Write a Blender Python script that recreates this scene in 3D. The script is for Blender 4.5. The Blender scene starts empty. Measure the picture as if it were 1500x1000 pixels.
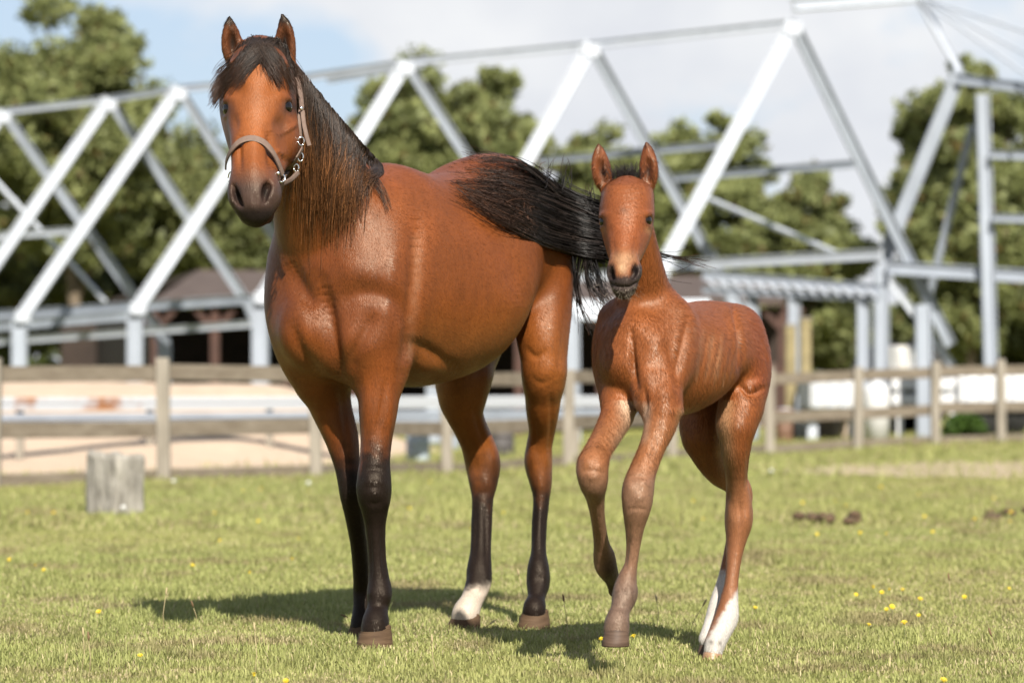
import bpy, bmesh, math, random
import numpy as np
from mathutils import Vector, Matrix, noise as mnoise

scene = bpy.context.scene
COL = scene.collection
RNG = np.random.default_rng(7)
random.seed(7)

# ---------------------------------------------------------------- camera
FPX, CAMH, HOR = 4370.0, 0.78, 586.0          # focal length (px of a 1500 px wide frame), eye height, horizon row
cam_d = bpy.data.cameras.new('camera'); cam = bpy.data.objects.new('camera', cam_d); COL.objects.link(cam)
cam.location = (0, 0, CAMH); cam.rotation_euler = (math.radians(90), 0, 0)
cam_d.sensor_width = 36.0; cam_d.lens = FPX / 1500 * 36
cam_d.shift_y = (HOR - 500) / 1500
cam_d.clip_start = 0.1; cam_d.clip_end = 2000
cam_d.dof.use_dof = True; cam_d.dof.focus_distance = 9.0; cam_d.dof.aperture_fstop = 3.2
scene.camera = cam

# ---------------------------------------------------------------- world and sun
SUN_TO = Vector((0.30, -1.2, 1.0)).normalized()          # direction towards the sun
sun_el = math.asin(SUN_TO.z); sun_az = math.atan2(SUN_TO.x, SUN_TO.y)
world = bpy.data.worlds.new('World'); scene.world = world; world.use_nodes = True
CLOUD_LOC = (0.47, 0.2, 0.09)
def build_world():
    nt = world.node_tree; nt.nodes.clear(); N = nt.nodes.new; L = nt.links.new
    out = N('ShaderNodeOutputWorld'); bg = N('ShaderNodeBackground'); bg.inputs['Strength'].default_value = 0.060
    sky = N('ShaderNodeTexSky'); sky.sky_type = 'NISHITA'; sky.sun_disc = False
    sky.sun_elevation = sun_el; sky.sun_rotation = sun_az; sky.air_density = 1.0; sky.dust_density = 1.5; sky.ozone_density = 1.0
    # broken cloud: from a noise on the view direction; the layer looks denser towards the horizon, where one looks through more of it
    tc = N('ShaderNodeTexCoord'); mp = N('ShaderNodeMapping'); mp.inputs['Location'].default_value = CLOUD_LOC
    mp.inputs['Scale'].default_value = (1.0, 1.0, 1.5)
    sp = N('ShaderNodeSeparateXYZ'); el = N('ShaderNodeMapRange'); el.inputs['From Min'].default_value = 0.12; el.inputs['From Max'].default_value = 0.6
    el.inputs['To Min'].default_value = 0.0; el.inputs['To Max'].default_value = -0.26
    ad = N('ShaderNodeMath'); ad.operation = 'ADD'
    n1 = N('ShaderNodeTexNoise'); n1.inputs['Scale'].default_value = 6.0; n1.inputs['Detail'].default_value = 7; n1.inputs['Roughness'].default_value = 0.5
    n2 = N('ShaderNodeTexNoise'); n2.inputs['Scale'].default_value = 16.0; n2.inputs['Detail'].default_value = 6
    r1 = N('ShaderNodeValToRGB'); r1.color_ramp.elements[0].position = 0.40; r1.color_ramp.elements[1].position = 0.47
    r2 = N('ShaderNodeValToRGB'); r2.color_ramp.elements[0].position = 0.3; r2.color_ramp.elements[1].position = 0.7
    r2.color_ramp.elements[0].color = (5.3, 5.5, 5.95, 1); r2.color_ramp.elements[1].color = (6.5, 6.6, 6.75, 1)
    haze = N('ShaderNodeMixRGB'); haze.inputs['Fac'].default_value = 0.6; haze.inputs['Color2'].default_value = (4.3, 5.1, 6.4, 1)
    mix = N('ShaderNodeMixRGB')
    L(tc.outputs['Generated'], mp.inputs['Vector']); L(mp.outputs['Vector'], n1.inputs['Vector']); L(mp.outputs['Vector'], n2.inputs['Vector'])
    L(tc.outputs['Generated'], sp.inputs['Vector']); L(sp.outputs['Z'], el.inputs['Value']); L(el.outputs['Result'], ad.inputs[0]); L(n1.outputs['Fac'], ad.inputs[1])
    L(ad.outputs['Value'], r1.inputs['Fac']); L(n2.outputs['Fac'], r2.inputs['Fac'])
    L(sky.outputs['Color'], haze.inputs['Color1'])
    L(r1.outputs['Color'], mix.inputs['Fac']); L(haze.outputs['Color'], mix.inputs['Color1']); L(r2.outputs['Color'], mix.inputs['Color2'])
    L(mix.outputs['Color'], bg.inputs['Color']); L(bg.outputs['Background'], out.inputs['Surface'])
build_world()
sun_d = bpy.data.lights.new('sun', 'SUN'); sun_d.energy = 5.0; sun_d.angle = math.radians(0.55); sun_d.color = (1.0, 0.94, 0.84)
sun = bpy.data.objects.new('sun', sun_d); COL.objects.link(sun)
sun.rotation_euler = (-SUN_TO).to_track_quat('-Z', 'Y').to_euler(); sun.location = (3, -6, 8)
scene.view_settings.view_transform = 'Standard'; scene.view_settings.look = 'None'
scene.view_settings.exposure = 1.22; scene.view_settings.gamma = 1.0; scene.view_settings.use_curve_mapping = False

# ---------------------------------------------------------------- helpers
ALB = 0.60                                      # overall reflectance of the place against the exposure above
def W(px, py, d):
    return np.array([(px - 750) * d / FPX, d, CAMH + (HOR - py) * d / FPX])
def WV(px, py, d):
    return Vector(W(px, py, d))
def to_px(v):
    v = np.asarray(v); return 750 + v[..., 0] / v[..., 1] * FPX, HOR - (v[..., 2] - CAMH) / v[..., 1] * FPX
def gz(x, y):                                   # height of the ground
    x = np.asarray(x, float); y = np.asarray(y, float)
    rise = np.clip((y - 20) / 26, 0, 1) ** 2 * np.clip((x - 1.0) / 7.0, 0, 1) * 0.26
    back = np.clip((y - 60) / 60, 0, 1) ** 2 * 0.8
    und = 0.02 * np.sin(x * 0.9 + y * 0.35) * np.clip((y - 12) / 10, 0, 1)
    return rise + back + und
def smooth(a, b, x):
    t = np.clip((np.asarray(x, float) - a) / (b - a), 0, 1); return t * t * (3 - 2 * t)
def tag(o, label=None, cat=None, group=None, kind=None):
    if label: o['label'] = label
    if cat: o['category'] = cat
    if group: o['group'] = group
    if kind: o['kind'] = kind
    return o
def empty(name, loc=(0, 0, 0)):
    o = bpy.data.objects.new(name, None); COL.objects.link(o); o.location = loc; o.empty_display_size = 0.2
    return o
def link_mesh(name, me, mat=None, parent=None, shade=True):
    o = bpy.data.objects.new(name, me); COL.objects.link(o)
    if mat is not None: me.materials.append(mat)
    if parent is not None:
        o.parent = parent; o.matrix_parent_inverse = Matrix.Translation(-parent.location)
    if shade: me.polygons.foreach_set('use_smooth', np.ones(len(me.polygons), bool))
    return o
def np_mesh(name, V, F, col=None):
    V = np.asarray(V, np.float32); F = np.asarray(F, np.int32); k = F.shape[1]
    me = bpy.data.meshes.new(name)
    me.vertices.add(len(V)); me.vertices.foreach_set('co', V.ravel())
    me.loops.add(F.size); me.loops.foreach_set('vertex_index', F.ravel())
    me.polygons.add(len(F)); me.polygons.foreach_set('loop_start', np.arange(0, F.size, k, dtype=np.int32))
    me.update(calc_edges=True)
    if col is not None:
        a = me.color_attributes.new('Col', 'FLOAT_COLOR', 'POINT')
        c = np.ones((len(V), 4), np.float32); c[:, :3] = np.asarray(col) * ALB; a.data.foreach_set('color', c.ravel())
    return me
def bm_obj(name, bm, mat, parent=None, shade=False):
    me = bpy.data.meshes.new(name); bmesh.ops.recalc_face_normals(bm, faces=bm.faces); bm.to_mesh(me); bm.free()
    return link_mesh(name, me, mat, parent, shade)
def add_box(bm, c, size, rot=None, bevel=0.0):
    r = bmesh.ops.create_cube(bm, size=1.0); vs = r['verts']
    M = Matrix.Translation(c) @ (rot.to_4x4() if rot is not None else Matrix.Identity(4)) @ Matrix.Diagonal((*size, 1))
    bmesh.ops.transform(bm, matrix=M, verts=vs)
    if bevel > 0:
        es = list({e for v in vs for e in v.link_edges}); bmesh.ops.bevel(bm, geom=es, offset=bevel, segments=2, profile=0.6, affect='EDGES')
    return vs
def add_bar(bm, a, b, w, h, bevel=0.0, up=(0, 0, 1)):
    a = Vector(a); b = Vector(b); d = b - a; L = d.length; z = d.normalized(); u = Vector(up)
    if abs(z.dot(u)) > 0.98: u = Vector((0, 1, 0))
    x = u.cross(z).normalized(); y = z.cross(x)
    R = Matrix((x, y, z)).transposed()
    return add_box(bm, (a + b) / 2, (w, h, L), R, bevel)
def add_tube(bm, pts, rad, seg=8, cap=True):
    pts = [Vector(p) for p in pts]; n = len(pts)
    rad = rad if hasattr(rad, '__len__') else [rad] * n
    rings = []; ref = Vector((0.31, 0.2, 0.93))
    for i, p in enumerate(pts):
        t = (pts[min(i + 1, n - 1)] - pts[max(i - 1, 0)]).normalized()
        x = t.cross(ref); 
        if x.length < 0.05: x = t.cross(Vector((1, 0, 0)))
        x.normalize(); y = t.cross(x); ref = -x.cross(t) if False else ref
        rings.append([bm.verts.new(p + (x * math.cos(k * 2 * math.pi / seg) + y * math.sin(k * 2 * math.pi / seg)) * rad[i]) for k in range(seg)])
    for i in range(n - 1):
        for k in range(seg):
            bm.faces.new((rings[i][k], rings[i][(k + 1) % seg], rings[i + 1][(k + 1) % seg], rings[i + 1][k]))
    if cap:
        bm.faces.new(rings[0][::-1]); bm.faces.new(rings[-1])
def catmull(P, sub):
    P = np.asarray(P, float); n = len(P)
    Q = np.vstack([2 * P[0] - P[1], P, 2 * P[-1] - P[-2]]); out = []
    for i in range(n - 1):
        p0, p1, p2, p3 = Q[i], Q[i + 1], Q[i + 2], Q[i + 3]
        for t in np.linspace(0, 1, sub, endpoint=False):
            out.append(0.5 * (2 * p1 + (p2 - p0) * t + (2 * p0 - 5 * p1 + 4 * p2 - p3) * t * t + (3 * p1 - p0 - 3 * p2 + p3) * t ** 3))
    out.append(P[-1]); return np.array(out)

# ---------------------------------------------------------------- materials
def mat(name, col=(0.5, 0.5, 0.5), rough=0.7, spec=0.4, metal=0.0, var=0.0, scale=5.0, bump=0.0, bscale=40.0, stretch=(1, 1, 1), col2=None, attr=False, sheen=0.0):
    if not metal: col = tuple(q * ALB for q in col); col2 = None if col2 is None else tuple(q * ALB for q in col2)
    m = bpy.data.materials.new(name); m.use_nodes = True; nt = m.node_tree; N = nt.nodes.new; L = nt.links.new
    b = nt.nodes['Principled BSDF']; b.inputs['Roughness'].default_value = rough; b.inputs['Metallic'].default_value = metal
    b.inputs['Specular IOR Level'].default_value = spec
    b.inputs['Base Color'].default_value = (*col, 1)
    if sheen: b.inputs['Sheen Weight'].default_value = sheen
    src = None
    if attr:
        a = N('ShaderNodeAttribute'); a.attribute_name = 'Col'; src = a.outputs['Color']
    tc = N('ShaderNodeTexCoord'); mp = N('ShaderNodeMapping'); mp.inputs['Scale'].default_value = stretch
    L(tc.outputs['Object'], mp.inputs['Vector'])
    if var > 0:
        n = N('ShaderNodeTexNoise'); n.inputs['Scale'].default_value = scale; n.inputs['Detail'].default_value = 6; n.inputs['Roughness'].default_value = 0.62
        L(mp.outputs['Vector'], n.inputs['Vector'])
        r = N('ShaderNodeValToRGB'); r.color_ramp.elements[0].position = 0.3; r.color_ramp.elements[1].position = 0.7
        if col2 is not None and src is None:
            r.color_ramp.elements[0].color = (*col, 1); r.color_ramp.elements[1].color = (*col2, 1); src = r.outputs['Color']
        else:
            r.color_ramp.elements[0].color = (1 - var,) * 3 + (1,); r.color_ramp.elements[1].color = (1 + var,) * 3 + (1,)
            mx = N('ShaderNodeMixRGB'); mx.blend_type = 'MULTIPLY'; mx.inputs['Fac'].default_value = 1
            if src is None: mx.inputs['Color1'].default_value = (*col, 1)
            else: L(src, mx.inputs['Color1'])
            L(r.outputs['Color'], mx.inputs['Color2']); src = mx.outputs['Color']
        L(n.outputs['Fac'], r.inputs['Fac'])
    if src is not None: L(src, b.inputs['Base Color'])
    if bump > 0:
        n = N('ShaderNodeTexNoise'); n.inputs['Scale'].default_value = bscale; n.inputs['Detail'].default_value = 5
        L(mp.outputs['Vector'], n.inputs['Vector'])
        bp = N('ShaderNodeBump'); bp.inputs['Strength'].default_value = 1.0; bp.inputs['Distance'].default_value = bump
        L(n.outputs['Fac'], bp.inputs['Height']); L(bp.outputs['Normal'], b.inputs['Normal'])
    return m
# ---------------------------------------------------------------- distance-field modelling (for the two animals)
def graded(lo, hi, fine_lo, fine_hi, hf, hc):
    xs = [lo]
    while xs[-1] < hi:
        x = xs[-1]; dd = max(fine_lo - x, x - fine_hi, 0.0); h = min(hc, hf + dd * 0.06)
        xs.append(x + h)
    return np.array(xs)
class Vol:
    def __init__(s, ax):
        s.ax = [np.asarray(a, np.float32) for a in ax]; s.f = np.full([len(a) for a in s.ax], 1.0, np.float32)
    def sl(s, lo, hi):
        out = []
        for a, l, h in zip(s.ax, lo, hi):
            i0 = max(int(np.searchsorted(a, l)) - 1, 0); i1 = min(int(np.searchsorted(a, h)) + 1, len(a)); out.append(slice(i0, max(i1, i0 + 1)))
        return tuple(out)
    def xyz(s, sl):
        return s.ax[0][sl[0]][:, None, None], s.ax[1][sl[1]][None, :, None], s.ax[2][sl[2]][None, None, :]
    def union(s, sl, d, k):
        a = s.f[sl]
        if k <= 0: np.minimum(a, d, out=a); return
        h = np.maximum(k - np.abs(a - d), 0) / k
        s.f[sl] = np.minimum(a, d) - h * h * k * 0.25
    def carve(s, sl, d, k):
        a = s.f[sl]; d = -d; h = np.maximum(k - np.abs(a - d), 0) / k
        s.f[sl] = np.maximum(a, d) + h * h * k * 0.25
    def tube_field(s, P, R, KY, pad):
        lo = (P - R[:, None] * np.maximum(KY, 1)[:, None]).min(0) - pad; hi = (P + R[:, None] * np.maximum(KY, 1)[:, None]).max(0) + pad
        S = s.sl(lo, hi); T = np.full([q.stop - q.start for q in S], 1.0, np.float32)
        for i in range(len(P) - 1):
            a, b = P[i], P[i + 1]; rr = max(R[i] * max(KY[i], 1), R[i + 1] * max(KY[i + 1], 1)) + pad
            q = s.sl(np.minimum(a, b) - rr, np.maximum(a, b) + rr); q = tuple(slice(max(u.start, w.start), min(u.stop, w.stop)) for u, w in zip(q, S))
            X, Y, Z = s.xyz(q); ba = (b - a).astype(np.float32); L2 = float(ba @ ba) + 1e-12
            t = np.clip(((X - a[0]) * ba[0] + (Y - a[1]) * ba[1] + (Z - a[2]) * ba[2]) / L2, 0, 1)
            r = R[i] + (R[i + 1] - R[i]) * t; ky = KY[i] + (KY[i + 1] - KY[i]) * t
            vx = X - a[0] - ba[0] * t; vy = (Y - a[1] - ba[1] * t) / ky; vz = Z - a[2] - ba[2] * t
            d = np.sqrt(vx * vx + vy * vy + vz * vz) - r
            loc = tuple(slice(u.start - w.start, u.stop - w.start) for u, w in zip(q, S))
            T[loc] = np.minimum(T[loc], d)
        return S, T
    def tube(s, nodes, k, sub=8, carve=False):      # nodes: px, py, radius px, depth, depth/width ratio
        A = catmull(np.array(nodes, float), sub)
        P = np.array([W(x, y, d) for x, y, r, d, ky in A]); R = A[:, 2] * A[:, 3] / FPX; KY = A[:, 4]
        S, T = s.tube_field(P.astype(np.float32), R.astype(np.float32), KY.astype(np.float32), k + 0.012)
        (s.carve if carve else s.union)(S, T, k)
    def ell(s, c, rad, k, R=None, carve=False):
        rad = np.asarray(rad, float); m = rad.max() + k + 0.012
        S = s.sl(np.asarray(c) - m, np.asarray(c) + m); X, Y, Z = s.xyz(S)
        x, y, z = X - c[0], Y - c[1], Z - c[2]
        if R is not None:
            R = np.asarray(R); x, y, z = (R[0, 0] * x + R[0, 1] * y + R[0, 2] * z, R[1, 0] * x + R[1, 1] * y + R[1, 2] * z, R[2, 0] * x + R[2, 1] * y + R[2, 2] * z)
        k0 = np.sqrt((x / rad[0]) ** 2 + (y / rad[1]) ** 2 + (z / rad[2]) ** 2); k1 = np.sqrt((x / rad[0] ** 2) ** 2 + (y / rad[1] ** 2) ** 2 + (z / rad[2] ** 2) ** 2) + 1e-6
        d = (k0 * (k0 - 1) / k1).astype(np.float32)
        (s.carve if carve else s.union)(S, d, k)
    def sweep(s, O, a, st, k):                        # trunk: stations s, lateral offset, half width, top z, bottom z
        st = np.array(st, float); a = np.asarray(a, float); l = np.array([a[1], -a[0]])
        pts = np.array([[O[0] + a[0] * q[0] + l[0] * e * q[2], O[1] + a[1] * q[0] + l[1] * e * q[2]] for q in st for e in (-1, 1)])
        lo = np.array([*pts.min(0), st[:, 4].min()]) - k - 0.05; hi = np.array([*pts.max(0), st[:, 3].max()]) + k + 0.05
        S = s.sl(lo, hi); X, Y, Z = s.xyz(S)
        sv = (X - O[0]) * a[0] + (Y - O[1]) * a[1]; lv = (X - O[0]) * l[0] + (Y - O[1]) * l[1]
        fine = catmull(st, 8); o = np.argsort(fine[:, 0]); fine = fine[o]
        f = lambda j: np.interp(sv, fine[:, 0], fine[:, j]).astype(np.float32)
        off, w, zt, zb = f(1), np.maximum(f(2), 0.004), f(3), f(4)
        zc = (zt * 0.47 + zb * 0.53); h = np.where(Z > zc, zt - zc, zc - zb); h = np.maximum(h, 0.004)
        x = lv - off; z = Z - zc
        k0 = (np.abs(x / w) ** 2.15 + np.abs(z / h) ** 2.15) ** (1 / 2.15); k1 = np.sqrt((x / w ** 2) ** 2 + (z / h ** 2) ** 2) + 1e-4
        d = np.clip(k0 * (k0 - 1) / k1, -0.5, 1.0)
        over = np.maximum(np.maximum(st[0, 0] - sv, sv - st[-1, 0]), 0); d = np.maximum(d, -.05) + over * 4
        s.union(S, d.astype(np.float32), k)
    def sample(s, p):
        idx = []; fr = []
        for a, q in zip(s.ax, p.T):
            i = np.clip(np.searchsorted(a, q) - 1, 0, len(a) - 2); idx.append(i); fr.append(np.clip((q - a[i]) / (a[i + 1] - a[i]), 0, 1))
        v = 0
        for c in range(8):
            b = [(c >> j) & 1 for j in range(3)]
            w = 1
            for j in range(3): w = w * (fr[j] if b[j] else 1 - fr[j])
            v = v + w * s.f[idx[0] + b[0], idx[1] + b[1], idx[2] + b[2]]
        return v
    def surf(s, px, py, d0=None, d1=None):            # distance along the ray to the first surface
        d0 = float(s.ax[1][0]) if d0 is None else d0; d1 = float(s.ax[1][-1]) if d1 is None else d1
        d = np.arange(d0, d1, 0.004); p = np.stack([(px - 750) * d / FPX, d, CAMH + (HOR - py) * d / FPX], 1)
        v = s.sample(p); i = np.nonzero(v < 0)[0]
        if len(i) == 0: return None
        return float(d[i[0]])
    def normal(s, p):
        p = np.asarray(p, float)[None]; e = .008; g = []
        for c in range(3):
            q = np.zeros(3); q[c] = e; g.append(float(s.sample(p + q)[0] - s.sample(p - q)[0]))
        g = np.array(g); return g / (np.linalg.norm(g) + 1e-9)
    def eye_at(s, px, py, r, depth):                  # opens an almond socket and returns the eyeball's centre
        p = W(px, py, s.surf(px, py)); n = s.normal(p); n[2] *= .3; n /= np.linalg.norm(n); c = p - n * r * depth
        t = np.cross([0, 0, 1], n); t /= np.linalg.norm(t); u = np.cross(n, t); R = np.stack([t, n, u])
        tilt = math.radians(10) * (1 if px > 650 and n[0] > 0 else 1)
        s.ell(c + n * r * .75, (r * 1.08, r * .95, r * .52), 0.007, R=R, carve=True)
        s.ell(c + n * r * .45 + u * r * .98, (r * 1.05, r * .42, r * .22), 0.010, R=R)      # upper lid
        s.ell(c + n * r * .40 - u * r * .92, (r * .95, r * .36, r * .18), 0.009, R=R)       # lower lid
        return c
    def mesh(s):
        f = s.f; ins = f < 0; n = f.shape
        cnt = np.zeros((n[0] - 1, n[1] - 1, n[2] - 1), np.uint8)
        for i in (0, 1):
            for j in (0, 1):
                for k in (0, 1):
                    cnt += ins[i:n[0] - 1 + i, j:n[1] - 1 + j, k:n[2] - 1 + k]
        cell = np.argwhere((cnt > 0) & (cnt < 8)); del cnt
        m = (n[1] - 1) * (n[2] - 1); flat = cell[:, 0] * m + cell[:, 1] * (n[2] - 1) + cell[:, 2]
        corner = [(i, j, k) for i in (0, 1) for j in (0, 1) for k in (0, 1)]
        val = np.stack([f[cell[:, 0] + i, cell[:, 1] + j, cell[:, 2] + k] for i, j, k in corner], 1)
        base = np.stack([s.ax[q][cell[:, q]] for q in range(3)], 1); step = np.stack([s.ax[q][cell[:, q] + 1] - s.ax[q][cell[:, q]] for q in range(3)], 1)
        acc = np.zeros((len(cell), 3)); num = np.zeros(len(cell))
        for a in range(8):
            for b in range(a + 1, 8):
                ca, cb = np.array(corner[a]), np.array(corner[b])
                if np.abs(ca - cb).sum() != 1: continue
                va, vb = val[:, a], val[:, b]; mk = (va < 0) != (vb < 0)
                t = np.where(mk, va / np.where(mk, va - vb, 1), 0)
                p = ca + (cb - ca) * t[:, None]; acc += p * mk[:, None]; num += mk
        V = base + acc / num[:, None] * step
        quads = []
        for q in range(3):
            u, w = [(1, 2), (2, 0), (0, 1)][q]
            A = [slice(None)] * 3; B = [slice(None)] * 3; A[q] = slice(0, -1); B[q] = slice(1, None)
            a, b = ins[tuple(A)], ins[tuple(B)]
            e = np.argwhere(a != b); e = e[(e[:, u] > 0) & (e[:, w] > 0) & (e[:, u] < n[u] - 1) & (e[:, w] < n[w] - 1)]
            sgn = ins[e[:, 0], e[:, 1], e[:, 2]]
            def cid(du, dw):
                c = e.copy(); c[:, u] -= du; c[:, w] -= dw
                return np.searchsorted(flat, c[:, 0] * m + c[:, 1] * (n[2] - 1) + c[:, 2])
            Q = np.stack([cid(1, 1), cid(0, 1), cid(0, 0), cid(1, 0)], 1)
            Q[~sgn] = Q[~sgn][:, ::-1]; quads.append(Q)
        return V, np.vstack(quads)
def vert_normals(V, F):
    d1 = V[F[:, 2]] - V[F[:, 0]]; d2 = V[F[:, 3]] - V[F[:, 1]]; n = np.cross(d1, d2); N = np.zeros_like(V)
    for k in range(4):
        for c in range(3): N[:, c] += np.bincount(F[:, k], n[:, c], len(V))
    return N / (np.linalg.norm(N, axis=1, keepdims=True) + 1e-12)
def relax(V, F, it=2, lam=0.5):
    E = np.vstack([F[:, [0, 1]], F[:, [1, 2]], F[:, [2, 3]], F[:, [3, 0]]]); deg = np.bincount(E.ravel(), minlength=len(V))[:, None]
    for i in range(it):
        for lm in (lam, -lam * 1.04):
            S = np.zeros_like(V)
            for c in range(3):
                S[:, c] = np.bincount(E[:, 0], V[E[:, 1], c], len(V)) + np.bincount(E[:, 1], V[E[:, 0], c], len(V))
            V = V + lm * (S / deg - V)
    return V
def seg_dist(px, py, line):
    best = np.full(px.shape, 1e9)
    for (x0, y0), (x1, y1) in zip(line[:-1], line[1:]):
        dx, dy = x1 - x0, y1 - y0; t = np.clip(((px - x0) * dx + (py - y0) * dy) / (dx * dx + dy * dy + 1e-9), 0, 1)
        best = np.minimum(best, np.hypot(px - x0 - t * dx, py - y0 - t * dy))
    return best
def fur_mesh(name, V, F, N, C, n, length, width, flow, lift, rs, sel=None):
    """short coat hairs: one thin two-triangle blade each, combed along flow, lying almost flat on the skin"""
    A = np.linalg.norm(np.cross(V[F[:, 2]] - V[F[:, 0]], V[F[:, 3]] - V[F[:, 1]]), axis=1)
    if sel is not None: A = A * sel[F[:, 0]]
    q = rs.choice(len(F), n, p=A / A.sum()); u, v = rs.uniform(0, 1, (n, 1)), rs.uniform(0, 1, (n, 1)); f = F[q]
    mixv = lambda X: X[f[:, 0]] * (1 - u) * (1 - v) + X[f[:, 1]] * u * (1 - v) + X[f[:, 2]] * u * v + X[f[:, 3]] * (1 - u) * v
    P, nn, c = mixv(V), mixv(N), mixv(C); nn /= np.linalg.norm(nn, axis=1, keepdims=True) + 1e-9
    g = flow(P) + rs.normal(0, .16, (n, 3)); g -= nn * (g * nn).sum(1, keepdims=True); g /= np.linalg.norm(g, axis=1, keepdims=True) + 1e-9; s = np.cross(nn, g)
    L = (length(P) * rs.uniform(.6, 1.4, n))[:, None]; w = width * rs.uniform(.6, 1.3, (n, 1)); t = g * L + nn * L * lift * rs.uniform(.3, 1.6, (n, 1))
    P = P - nn * .0006; Q = np.stack([P - s * w * 1.15, P + s * w * 1.15, P + t], 1)
    col = c * rs.uniform(.62, 1.42, (n, 1))
    return np_mesh(name, Q.reshape(-1, 3), np.arange(n * 3).reshape(n, 3), np.repeat(col, 3, 0))
class Relief:                                        # muscle relief pressed into the skin, in metres along the normal
    def __init__(s, V, N, front):
        s.V, s.N = V, N; s.px, s.py = to_px(V); s.w = smooth(-0.05, 0.35, -N[:, 1]) * front; s.d = np.zeros(len(V)); s.gain = 1.0
    def blob(s, x, y, rx, ry, amp, ang=0):
        c, q = math.cos(math.radians(ang)), math.sin(math.radians(ang)); dx, dy = s.px - x, s.py - y
        u, v = dx * c + dy * q, -dx * q + dy * c
        s.d += amp * s.gain * np.exp(-(u / rx) ** 2 - (v / ry) ** 2) * s.w
    def line(s, pts, wid, amp):
        P = catmull(np.array(pts, float), 6) if len(pts) > 2 else np.linspace(pts[0], pts[1], 7); n = len(P); best = np.full(len(s.V), 1e9); at = np.zeros(len(s.V))
        near = np.nonzero((s.px > P[:, 0].min() - 4 * wid) & (s.px < P[:, 0].max() + 4 * wid) & (s.py > P[:, 1].min() - 4 * wid) & (s.py < P[:, 1].max() + 4 * wid))[0]
        px, py = s.px[near], s.py[near]; best = np.full(len(near), 1e9); at = np.zeros(len(near))
        for i in range(n):
            q = np.hypot(px - P[i, 0], py - P[i, 1]); m = q < best; best[m] = q[m]; at[m] = i / (n - 1)
        best = np.minimum(best, seg_dist(px, py, [tuple(p) for p in P]))
        env = np.clip(np.sin(np.pi * np.clip(at, 0.02, 0.98)), 0, 1) ** 0.8
        s.d[near] += amp * s.gain * env * np.exp(-(best / wid) ** 2) * s.w[near]
    def apply(s):
        return s.V + s.N * s.d[:, None]

# hair: many thin three-sided strands in one mesh; P is (strands, points, 3), R radius per point
def strands_mesh(name, P, R, col):
    P = np.asarray(P, float); n, m, _ = P.shape; R = np.broadcast_to(np.asarray(R, float), (n, m))
    T = np.gradient(P, axis=1); T /= np.linalg.norm(T, axis=2, keepdims=True) + 1e-9
    ref = np.array([0.23, -0.9, 0.37]); X = np.cross(T, ref); X /= np.linalg.norm(X, axis=2, keepdims=True) + 1e-9; Y = np.cross(T, X)
    V = np.stack([P + (X * math.cos(a) + Y * math.sin(a)) * R[..., None] for a in (0.5, 2.594, 4.689)], 2)      # n,m,3,3
    idx = np.arange(n * m * 3).reshape(n, m, 3)
    F = [np.stack([idx[:, :-1, k], idx[:, :-1, (k + 1) % 3], idx[:, 1:, (k + 1) % 3], idx[:, 1:, k]], -1).reshape(-1, 4) for k in range(3)]
    c = np.broadcast_to(np.asarray(col, float).reshape(n, -1, 1, 3), (n, m, 3, 3)).reshape(-1, 3)
    return np_mesh(name, V.reshape(-1, 3), np.vstack(F), c)
def vnoise(x, y, s, seed=0):                          # cheap smooth value noise
    r = np.random.default_rng(seed).uniform(0, 1, (64, 64)); u, v = (x * s) % 64, (y * s) % 64; i, j = u.astype(int), v.astype(int); a, b = u - i, v - j; a = a * a * (3 - 2 * a); b = b * b * (3 - 2 * b); i2, j2 = (i + 1) % 64, (j + 1) % 64
    return r[i, j] * (1 - a) * (1 - b) + r[i2, j] * a * (1 - b) + r[i, j2] * (1 - a) * b + r[i2, j2] * a * b
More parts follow.
